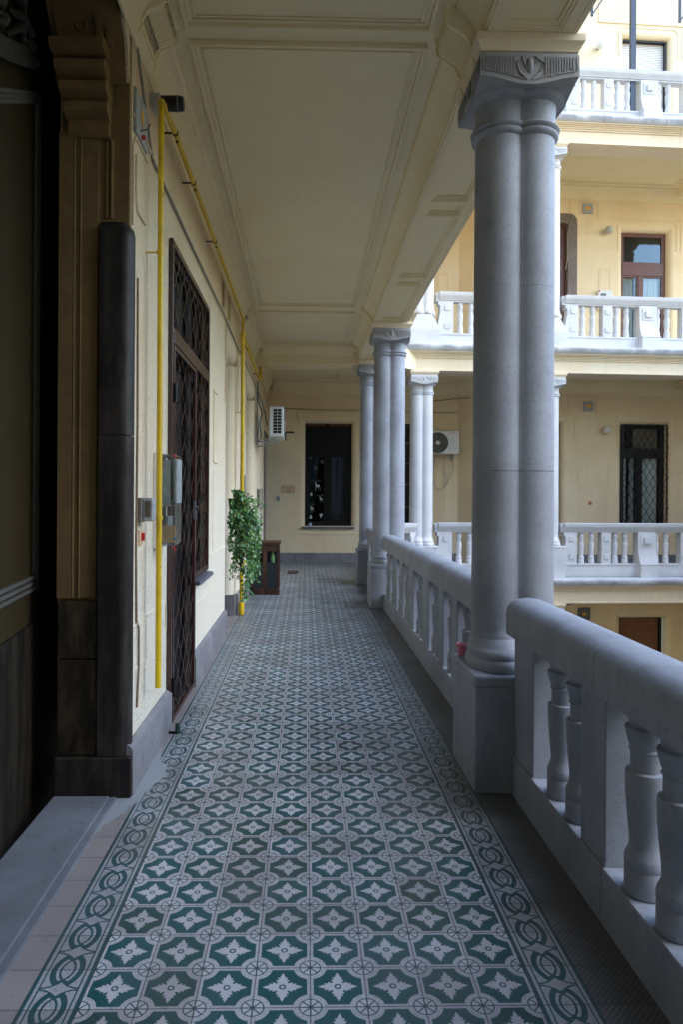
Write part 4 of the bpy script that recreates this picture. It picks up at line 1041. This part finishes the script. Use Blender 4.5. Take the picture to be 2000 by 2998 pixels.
pipe([(PX,10.24,4.18),(PX,10.24,.05)],.029);fitting((PX,10.24,4.13),.035,.06);fitting((PX,10.24,.10),.042,.09);fitting((PX,10.24,4.36),.023,.03)
pipe([(PX,10.24,4.12),(PX,10.5,4.13),(PX,13.9,4.13),(PX,14.12,4.14),(PX,14.16,4.22),(PX,14.16,4.80)],.028)
pipe([(PX,10.24,.74),(PX,10.8,.74)],.025)
def clamp(x,y,z,ax='z',r=.034):
    m=MB()
    if ax=='z': m.tube([(x,y,z-.012),(x,y,z+.012)],r,14);m.box(WX,x-r*.6,y-.006,y+.006,z-.004,z+.004)
    else:
        m.tube([(x,y-.012,z),(x,y+.012,z)],r,14);m.box(WX,x-r*.6,y-.006,y+.006,z-.01,z+.002);m.sphere((x+.01,y+.03,z-.05),.012,8,6)
    obj('clamp',m,BRK if ax!='z' else YL,gp,50)
clamp(PX,4.49,3.34,r=.023);clamp(PX,4.49,1.62,r=.025);clamp(PX,4.95,4.36,'y',.023);clamp(PX,5.75,4.368,'y',.023);clamp(PX,7.1,4.38,'y',.023);clamp(PX,10.24,3.0,r=.033);clamp(PX,10.9,4.13,'y',.032);clamp(PX,13.3,4.13,'y',.032)
# thin conduits along the wall
m=MB();m.tube([(WX+.015,4.62,4.0),(WX+.015,6.2,3.995),(WX+.02,8.3,4.0),(WX+.02,10.1,3.98),(WX+.02,13.4,3.98),(WX+.04,13.9,3.92),(WX+.08,14.1,3.86)],.011,6);m.tube([(WX+.01,4.2,4.48),(WX+.01,4.62,4.0)],.008,5)
tag(obj('conduit',m,CBL),'thin grey conduit running along the left wall below the yellow pipe','conduit')
m=MB();m.tube([(WX+.005,4.26,3.1),(WX+.007,4.27,2.2),(WX+.006,4.255,1.4),(WX+.008,4.27,.98),(WX+.018,4.285,.95),(WX+.016,4.30,.72),(WX+.006,4.30,.45)],.007,6)
tag(obj('wire',m,simple('rust_wire',(.22,.15,.09),.8)),'thin painted wire running down the rough wall beside the yellow pipe','wire')

# fittings near the pipe
t=thing('duct_stub','broken dark glass lamp sticking out at the top of the near yellow pipe','lamp',(WX,4.62,4.38))
m=MB();m.cbox(0,.07,-.05,.05,-.045,.045,.006);obj('lamp_housing',m,OFW,t,30,**LO)
m=MB();m.tube([(.06,0,0),(.18,0,0),(.215,0,0)],[.048,.050,.044],16);obj('lamp_cover',m,BLK,t,50,**LO)
m=MB();m.tube([(.175,0,0),(.185,0,0)],.052,16);obj('rim',m,DGR,t,50,**LO)
t=thing('junction_box','flat grey electric box with lightning label high on the near left wall','electric box',(WX,4.29,4.08))
m=MB();m.cbox(0,.022,-.145,.145,-.135,.135,.004);obj('box',m,GRY,t,30,**LO)
m=MB();m.add([(.026,-.03,.06),(.026,.02,.06),(.026,.0,.015),(.026,.03,.015),(.026,-.02,-.06),(.026,-.005,-.005),(.026,-.035,-.005)],[(0,1,2,3,4,5,6)]);obj('flash_mark',m,ORL,t,0,**LO)
m=MB();m.tube([(.02,-.02,-.11),(.045,-.02,-.11)],.014,10);obj('knob',m,RED,t,40,**LO);m=MB();m.tube([(.03,-.06,-.09),(.05,.0,-.05),(.045,.12,.05)],.004,5);obj('lever',m,BLK,t,40,**LO)
# meter with clear cover
t=thing('meter_box','glass-covered meter box with red and blue ties beside the iron grille','electric box',(WX,4.80,1.74))
m=MB();m.cbox(0,.03,-.06,.24,-.34,.32,.004);obj('back_plate',m,WHT,t,30,**LO)
m=MB();m.cbox(.03,.145,-.05,.22,-.32,.31,.015);obj('cover',m,GLC,t,30,**LO)
m=MB();m.box(.03,.10,.0,.18,-.05,.27);m.box(.03,.09,.0,.18,-.27,-.12);obj('meter',m,GRY,t,0,**LO)
m=MB();m.box(.101,.106,.02,.14,.0,.2);m.box(.03,.08,-.02,-.01,-.22,-.05);obj('display',m,DGR,t,0,**LO)
m=MB();m.box(.035,.15,-.03,-.027,-.30,-.18);obj('paper_note',m,PAP,t,0,**LO)
for z,mm in ((.30,RED),(-.33,RED)):
    m=MB();m.sphere((.14,-.045,z),.009,8,6);m.tube([(.14,-.045,z),(.16,-.055,z-.015),(.15,-.06,z-.025)],.004,5);obj('seal',m,mm,t,60,**LO)
m=MB();m.sphere((.045,-.05,.30),.010,8,6);m.sphere((.15,-.05,-.27),.010,8,6);obj('seal',m,simple('blue_tie',(.02,.2,.4),.5),t,60,**LO)
m=MB();m.cbox(.12,.15,.02,.20,-.03,.28,.004);obj('side_cover',m,GRY,t,30,**LO)
t=thing('lock_box','small grey steel box fixed on edge just left of the yellow pipe','box',(WX,4.34,1.68))
m=MB();m.cbox(.0,.03,-.06,.05,-.08,.07,.003);obj('back_plate',m,JB,t,0,**LO);m=MB();m.cbox(.03,.095,-.03,.06,-.075,.07,.006);obj('box',m,GRY,t,30,**LO);m=MB();m.box(.045,.08,-.032,-.03,-.05,.05);obj('front_plate',m,simple('old_bronze',(.16,.13,.10),.5,.4),t,0,**LO)
t=thing('light_switch','small red switch on a buff plate below the steel box','switch',(WX,4.37,1.50))
m=MB();m.box(0,.012,-.045,.03,-.05,.045);obj('plate',m,PAP,t,0,**LO);m=MB();m.box(.012,.03,-.01,.015,-.02,.03);obj('button',m,RED,t,0,**LO)
t=thing('meter_box','small glazed meter box on the left wall near the far end','electric box',(WX,14.7,1.72))
m=MB();m.cbox(0,.12,-.12,.12,-.22,.2,.01);obj('cover',m,GLC,t,30,**LO);m=MB();m.box(.0,.05,-.1,.1,-.2,.18);obj('meter',m,OFW,t,0,**LO)
m=MB();m.tube([(WX+.03,11.0,4.0),(WX+.03,11.0,2.1)],.022,8);tag(obj('downpipe',m,GRY),'thin grey conduit down the left wall just behind the far yellow pipe','conduit')
m=MB();m.cbox(WX,WX+.07,10.9,11.1,1.55,2.1,.01);tag(obj('electric_box',m,DGR),'narrow dark electric box half hidden by the ivy','electric box')

# ------------------------------------------------------------------ security grille
sg=thing('security_grille','brown wrought iron security grille with door leaf and window section, left wall','grille',(WX,5.25,0))
GX=WX+.035
def fr(m,y0,y1,z0,z1,w=.035,d=.03,x=GX):
    m.box(x-d,x,y0,y0+w,z0,z1);m.box(x-d,x,y1-w,y1,z0,z1);m.box(x-d,x,y0+w,y1-w,z0,z0+w);m.box(x-d,x,y0+w,y1-w,z1-w,z1)
def wavy(m,y0,y1,z0,z1,x=GX-.012,sp=.118):
    n=max(2,int(round((y1-y0)/sp)));s=(y1-y0)/n
    for k in range(n):
        yc=y0+s*(k+.5);sg_=1 if k%2 else -1;N=int((z1-z0)/.022);rs=[]
        for i in range(N+1):
            z=z0+(z1-z0)*i/N;ph=(z)*2*PI/.27
            w=math.sin(ph);y=yc+sg_*s*.44*w;tw=math.cos(ph)
            rs.append([(x-.003,y-.007,z),(x+.003,y-.007+.003*tw,z),(x+.003,y+.007+.003*tw,z),(x-.003,y+.007,z)])
        m.rings(rs)
m=MB();fr(m,5.22,7.21,3.0,3.71,.05);m.box(GX-.03,GX,5.22,5.27,.0,3.0);m.box(GX-.03,GX,6.33,6.375,.02,3.0);m.box(GX-.03,GX,7.165,7.21,1.0,3.0);m.box(GX-.03,GX,6.375,7.165,1.0,1.06);m.box(GX-.03,GX+.004,5.27,7.165,2.93,3.0)
m.box(WX-.3,GX-.03,7.212,7.23,1.0,3.7)
obj('grille_frame',m,BRN,sg,0,bevel=.004)
m=MB();fr(m,5.285,6.325,.03,2.92,.035,.025,GX+.004);m.box(GX-.02,GX+.004,5.32,6.29,.03,.18) if False else None
lf=obj('grille_door',m,BRN,sg,0,bevel=.003)
m=MB();wavy(m,5.32,6.29,.065,2.885);obj('wavy_bars',m,BRN,lf,60)
m=MB();m.box(GX-.01,GX+.012,6.26,6.30,1.55,1.72);m.tube([(GX+.01,6.28,1.66),(GX+.035,6.28,1.66)],.010,8);obj('lock',m,DGR,lf,0)
for zz in (.30,2.55):
    m=MB();m.tube([(GX+.012,5.278,zz-.07),(GX+.012,5.278,zz+.07)],.017,10);obj('hinge',m,BLK,lf,50)
m=MB();wavy(m,5.27,7.165,3.05,3.66);obj('wavy_bars',m,BRN,sg,60)
m=MB();wavy(m,6.375,7.165,1.06,2.93);obj('wavy_bars',m,BRN,sg,60)
m=MB();m.add([(WX-.2,6.34,1.01),(WX-.2,7.24,1.01),(WX+.075,7.24,.975),(WX+.075,6.34,.975),(WX+.085,6.34,.945),(WX+.085,7.24,.945)],[(0,1,2,3),(3,2,5,4)]);m.box(WX-.2,WX+.07,6.345,7.235,.94,.970)
tag(obj('window_ledge',m,LED,smooth=0),'grey sheet metal ledge under the window part of the grille','window sill')
t=thing('door_stop','short dark green cylinder standing on the tiles at the grille','door stop',(-.945,5.14,0))
m=MB();m.lathe((0,0,0),[(.017,0),(.019,.005),(.019,.066),(.016,.072)],16);obj('stop',m,GRN,t,50,**LO);m=MB();m.box(-.09,-.01,-.012,.012,0,.014);obj('foot_plate',m,BLK,t,0,**LO)

# ------------------------------------------------------------------ ivy, cabinet, cup, end wall things
iv=thing('ivy_plant','trailing green ivy spilling from a wall pot in front of the yellow pipe','plant',(-.95,9.6,1.6))
m=MB();m.lathe((-.99,9.55,1.55),[(.05,0),(.07,.005),(.09,.16),(.095,.18),(.085,.18),(.08,.16)],18);obj('pot',m,simple('dark_pot',(.06,.04,.03),.7),iv,40)
leaf2=[(0,0),(.28,-.18),(.5,.1),(.36,.3),(.42,.55),(.18,.55),(0,1.0),(-.18,.55),(-.42,.55),(-.36,.3),(-.5,.1),(-.28,-.18)]
m=MB();ms=MB()
def leaf(p,s,d,up):
    # d: tip direction
    d=d.normalized();n=up-d*up.dot(d)
    if n.length<.01:n=Vector((1,0,0))
    n.normalize();x=d.cross(n)
    c=Vector(p)
    vs=[tuple(c+x*(a*s)+d*(b*s)+n*(-.12*s*abs(a)*2)) for a,b in leaf2]+[tuple(c+d*(.35*s)+n*.02*s)]
    m.add(vs,[(i,(i+1)%12,12) for i in range(12)])
rnd=random.Random(5)
def strand(p0,out,Ln,step=.028,rad=.03,dens=2):
    p=Vector(p0);path=[p.copy()];d=Vector((out[0],out[1],.35)).normalized()
    L=0
    while L<Ln:
        d=(d*.86+Vector((rnd.uniform(-.25,.25),rnd.uniform(-.25,.25),-.45)).normalized()*.2).normalized()
        p=p+d*step;L+=step;p.x=min(p.x,-.62+rnd.uniform(-.05,.05))
        if p.x<WX+.03:p.x=WX+.03
        path.append(p.copy())
        for k in range(dens):
            q=p+Vector((rnd.uniform(-rad,rad),rnd.uniform(-rad,rad),rnd.uniform(-.02,.02)))
            if q.x<WX+.02:q.x=WX+.02
            dd=Vector((rnd.uniform(-.5,.8),rnd.uniform(-1,.5),rnd.uniform(-1.1,.1)));leaf(q,rnd.uniform(.028,.068),dd,Vector((rnd.uniform(-.2,1),rnd.uniform(-1,.2),rnd.uniform(.1,.9))))
    ms.tube(path,.0035,4)
for k in range(27):
    a=rnd.uniform(-1.9,1.6);strand((-.99+rnd.uniform(-.05,.07),9.55+rnd.uniform(-.12,.12),1.72+rnd.uniform(-.12,.12)),(math.cos(a)*rnd.uniform(.3,1.25),math.sin(a)*1.0),rnd.uniform(.55,1.15) if k%4 else rnd.uniform(1.1,1.45),dens=1 if k%3==0 else 2)
for k in range(9):
    strand((-.98+rnd.uniform(-.1,.16),9.5+rnd.uniform(-.25,.1),1.5+rnd.uniform(-.2,.2)),(.2,-.1),rnd.uniform(.7,1.05),rad=.018,dens=1)
for k in range(70):
    a=rnd.uniform(0,2*PI);rr=rnd.random()**.5;q=(-.90+.22*rr*math.cos(a)*1.0,9.52+.25*rr*math.sin(a),1.35+rnd.uniform(-.45,.55)*(1-.35*rr))
    if q[0]<WX+.02:continue
    leaf(q,rnd.uniform(.03,.07),Vector((rnd.uniform(-.5,.8),rnd.uniform(-1,.5),rnd.uniform(-1.1,.1))),Vector((rnd.uniform(-.2,1),rnd.uniform(-1,.2),rnd.uniform(.1,.9))))
obj('foliage',m,LEAF,iv,0);obj('stems',ms,STEM,iv,60)

cab=thing('wooden_cabinet','dark brown wooden cabinet with slatted front standing on the tiles at the left wall','cabinet',(-.72,12.6,0))
m=MB();m.cbox(-.27,.255,-.27,.27,.90,.945,.004);obj('top_board',m,WD,cab,0,**LO)
m=MB();m.box(-.25,.235,-.25,.25,0,.12);m.box(-.26,.245,-.26,.26,0,.015);obj('base_board',m,WD,cab,0,**LO)
m=MB()
for x in (-.25,.20):
    for y in (-.25,.215): m.box(x,x+.035,y,y+.035,.12,.80)
m.box(-.05,.02,-.252,-.235,.12,.80);m.box(.222,.238,-.03,.04,.12,.8)
obj('upright',m,WD,cab,0,**LO)
m=MB();m.box(-.25,.235,-.25,.25,.78,.90);obj('apron',m,WD,cab,0,**LO)
m=MB();m.box(-.22,.20,-.238,-.23,.12,.58);m.box(.215,.222,-.22,.22,.12,.58);m.box(-.24,-.23,-.22,.22,.12,.8);m.box(-.2,.2,.22,.23,.12,.8);obj('dark_panel',m,simple('blue_black_board',(.018,.028,.035),.3),cab,0,**LO)
tag(obj('bottle',MB().lathe((-.60,12.45,.12),[(.03,0),(.035,.01),(.035,.55),(.02,.6),(.018,.66)],14),simple('green_plastic',(.15,.38,.12),.4)),'green bottle standing inside the wooden cabinet','bottle')
m=MB();m.add([(-.42,15.7,.006),(-.20,15.7,.006),(-.16,16.3,.006),(-.42,16.3,.006),(-.42,15.7,.012),(-.20,15.7,.012),(-.16,16.3,.012),(-.42,16.3,.012)],[(0,1,2,3),(4,5,6,7),(0,1,5,4),(1,2,6,5),(2,3,7,6),(3,0,4,7)]);tag(obj('door_mat',m,simple('brown_mat',(.08,.05,.04),.9),smooth=0),'small dark mat on the tiles behind the wooden cabinet','mat')
cup=MB().lathe((0,0,0),[(.001,.0),(.025,.0),(.027,.006),(.022,.014),(.030,.03),(.036,.066),(.038,.07),(.044,.072),(.044,.079),(.040,.082),(.037,.079),(.035,.072),(.029,.034),(.018,.02),(.001,.018)],28)
t=thing('glass_cup','pink glass candle cup on the corner of the nearest column pedestal','cup',(1.056,4.61,.701))
obj('cup_body',cup,PNK,t,60,**LO)
m=MB();m.lathe((0,0,0),[(.001,.02),(.025,.021),(.026,.026),(.001,.027)],20);obj('wax',m,RED,t,50,**LO)
# sign with arrow
t=thing('notice_sign','small buff signboard with dark lettering and a left arrow on the end wall','sign',(-.487,EY,1.955))
m=MB();m.box(-.178,.178,-.012,0,-.10,.105);obj('board',m,PAP,t,0,bevel=.002,**LO)
m=MB();m.strip([(-.17,-.092),(.17,-.092),(.17,.097),(-.17,.097),(-.17,-.092)],.0025,-.0135,-.012);obj('border_line',m,JB,t,0,**LO)
text('lettering','Címnapauzal',.062,RIN,t,(0,-.0125,.02),(PI/2,0,0));text('lettering','ajtó  csengő',.03,TXT,t,(0,-.0125,-.035),(PI/2,0,0))
m=MB();m.box(-.03,.05,-.0135,-.012,-.077,-.063);m.add([(-.055,-.0137,-.07),(-.025,-.0137,-.055),(-.025,-.0137,-.085)],[(0,1,2)]);obj('arrow',m,TXT,t,0,**LO)
t=thing('doorbell','small grey-blue doorbell on the end wall below the sign','doorbell',(-.746,EY,1.71))
m=MB();m.cbox(-.04,.04,-.03,0,-.06,.06,.004);obj('case',m,simple('grey_blue_plastic',(.35,.38,.48),.5),t,30,**LO);m=MB();m.box(-.015,.015,-.034,-.03,-.02,.02);obj('button',m,DGR,t,0,**LO)
# window stickers
SY=EY+.185
def stick(label,polys=(),lines=(),name='window_sticker',cat='sticker',x=0,z=0,s=1.):
    t=MB()
    for p in polys:
        n=len(p);t.add([(x+a*s,SY,z+b*s) for a,b in p]+[(x+a*s,SY-.002,z+b*s) for a,b in p],[tuple(range(n)),tuple(range(2*n-1,n-1,-1))]+[(i,(i+1)%n,(i+1)%n+n,i+n) for i in range(n)])
    for l,r in lines: t.tube([(x+a*s,SY-.002,z+b*s) for a,b in l],r*s*.62,4)
    return tag(obj(name,t,STK,None,0),label,cat,'white winter stickers on the end window')
def flake(x,z,lab,s=.05):
    L=[]
    for k in range(8):
        a=k*PI/4;c,d=math.cos(a),math.sin(a);L.append(([(0,0),(c,d)],.05))
        for r in (.55,.8):
            for sg_ in (-.5,.5): L.append(([(c*r,d*r),(c*r+.3*math.cos(a+sg_),d*r+.3*math.sin(a+sg_))],.04))
    stick(lab,(),L,x=x,z=z,s=s)
flake(.10,2.80,'white snowflake sticker, top left on the end window pane');flake(.42,2.70,'white snowflake sticker, upper right on the left window leaf');flake(.24,2.53,'white snowflake sticker, lower of the three on the end window')
deer_body=[(.0,.0),(.10,.06),(.16,.30),(.26,.30),(.42,.26),(.50,.16),(.54,-.05),(.48,-.08),(.44,-.28),(.40,-.28),(.42,-.08),(.36,.02),(.34,-.28),(.30,-.28),(.28,.02),(.14,.0),(.13,-.34),(.08,-.34),(.07,-.05),(.02,.12),(-.02,.38),(-.10,.40),(-.08,.48),(.02,.52),(.06,.48),(.08,.25)]
def deer(x,z,s,lab):
    P=[[(a,b) for a,b in [(.04,.0),(.12,-.02),(.30,.0),(.40,-.02),(.52,.06),(.50,.22),(.40,.30),(.16,.30),(.10,.52),(.04,.58),(-.06,.50),(-.06,.44),(.02,.42),(.0,.2)]]]
    L=[([(.06,.02),(.05,-.2),(.07,-.45)],.018),([(.12,.02),(.13,-.2),(.11,-.45)],.018),([(.42,.05),(.38,-.15),(.40,-.42)],.018),([(.50,.1),(.54,-.15),(.60,-.45)],.018)]
    for sg_ in (-1,1):
        L+=[([(.05,.56),(.05+sg_*.15,.68),(.05+sg_*.38,.74),(.05+sg_*.62,.9)],.014),([(.05+sg_*.2,.7),(.05+sg_*.2,.92)],.012),([(.05+sg_*.38,.74),(.05+sg_*.4,.98)],.012),([(.05+sg_*.5,.8),(.05+sg_*.68,.74)],.012)]
    stick(lab,P,L,x=x,z=z,s=s)
deer(.24,2.02,.22,'largest white reindeer sticker, middle of the end window');deer(.36,1.68,.15,'small white reindeer sticker, right side of the left leaf');deer(.11,1.42,.16,'small white reindeer sticker, low at left')
stick('white fir tree sticker between the reindeer',[[(0,.1),(-.03,.06),(-.015,.06),(-.04,.02),(-.01,.02),(-.01,0),(.01,0),(.01,.02),(.04,.02),(.015,.06),(.03,.06)]],(),x=.13,z=1.78)
stick('white angel sticker near the bottom right of the left leaf',[[(0,.0),(-.02,.09),(-.05,.1),(-.02,.11),(.0,.13),(.03,.11),(.06,.13),(.05,.08),(.03,.06)]],(),x=.385,z=1.18)
stick('white snowman sticker near the bottom left',[[(0,.0),(-.03,.0),(-.035,.03),(-.02,.05),(-.04,.06),(-.02,.07),(-.01,.1),(.01,.1),(.02,.07),(.04,.06),(.02,.05),(.035,.03),(.03,.0)]],(),x=.12,z=1.17)
t=thing('tealight_holder','small blue-white candle jar on the sill of the end window','jar',(.10,EY+.03,.964))
m=MB();m.lathe((0,0,0),[(.03,0),(.042,.005),(.042,.07),(.036,.085)],18);obj('jar_body',m,simple('blue_white_glass',(.42,.52,.78),.3),t,50,**LO);m=MB();m.tube([(-.035,0,.08),(-.03,0,.11),(.03,0,.11),(.035,0,.08)],.004,5);obj('handle',m,OFW,t,50,**LO)
# cables over the end wall
m=MB();loop([(-.95,EY-.03,4.12),(.1,EY-.03,4.07),(1.4,EY-.03,4.06),(2.6,EY-.03,4.03),(4.0,EY-.03,4.02)],.010);loop([(-.25,EY-.03,4.03),(-.27,EY-.03,3.9),(-.2,EY-.03,3.72)],.006)
tag(obj('cable',m,CBL),'thin cable strung over the window of the end wall','cable')
m=MB();loop([(2.9,EY-.05,4.42),(3.3,EY-.05,4.33),(3.7,EY-.05,4.36),(4.05,EY-.05,4.40),(4.5,EY-.35,4.38)],.010)
tag(obj('cable',m,DGR),'sagging dark cable above the fan unit under the far ceiling','cable')

# ------------------------------------------------------------------ camera and light
cam=bpy.data.cameras.new('camera');co=bpy.data.objects.new('camera',cam);COL.objects.link(co);sc.camera=co
f_=2015.;cam.sensor_fit='HORIZONTAL';cam.sensor_width=36;cam.lens=36*f_/2000
cam.shift_x=(1000-941)/2000;cam.shift_y=-(1499-1454)/2000;cam.clip_end=200;cam.clip_start=.05
psi=R(1.27)
co.matrix_world=Matrix.Translation((0,0,1.764))@Matrix.Rotation(-psi,4,'Z')@Matrix.Rotation(PI/2,4,'X')@Matrix.Rotation(.006,4,'Z')
wd=bpy.data.worlds.new('World');sc.world=wd;wd.use_nodes=True;nt=wd.node_tree
sky=nt.nodes.new('ShaderNodeTexSky');sky.sky_type='NISHITA';sky.sun_disc=False
EL,AZ=R(40),R(112)
sky.sun_elevation=EL;sky.sun_rotation=AZ;sky.air_density=1.6;sky.dust_density=.6;sky.ozone_density=5.0
bg=nt.nodes['Background'];nt.links.new(sky.outputs[0],bg.inputs[0]);bg.inputs[1].default_value=.15
sl=bpy.data.lights.new('sun','SUN');sl.energy=.5;sl.angle=R(50);sl.color=(1,.99,.97);so_=bpy.data.objects.new('sun',sl);COL.objects.link(so_)
dirv=Vector((math.sin(AZ)*math.cos(EL),math.cos(AZ)*math.cos(EL),math.sin(EL)))
so_.rotation_euler=dirv.to_track_quat('Z','Y').to_euler()
sc.view_settings.view_transform='Standard';sc.view_settings.look='None';sc.view_settings.gamma=1;sc.view_settings.exposure=2.18
sc.cycles.max_bounces=10;sc.cycles.diffuse_bounces=6;sc.cycles.transparent_max_bounces=12
sc.cycles.use_denoising=True
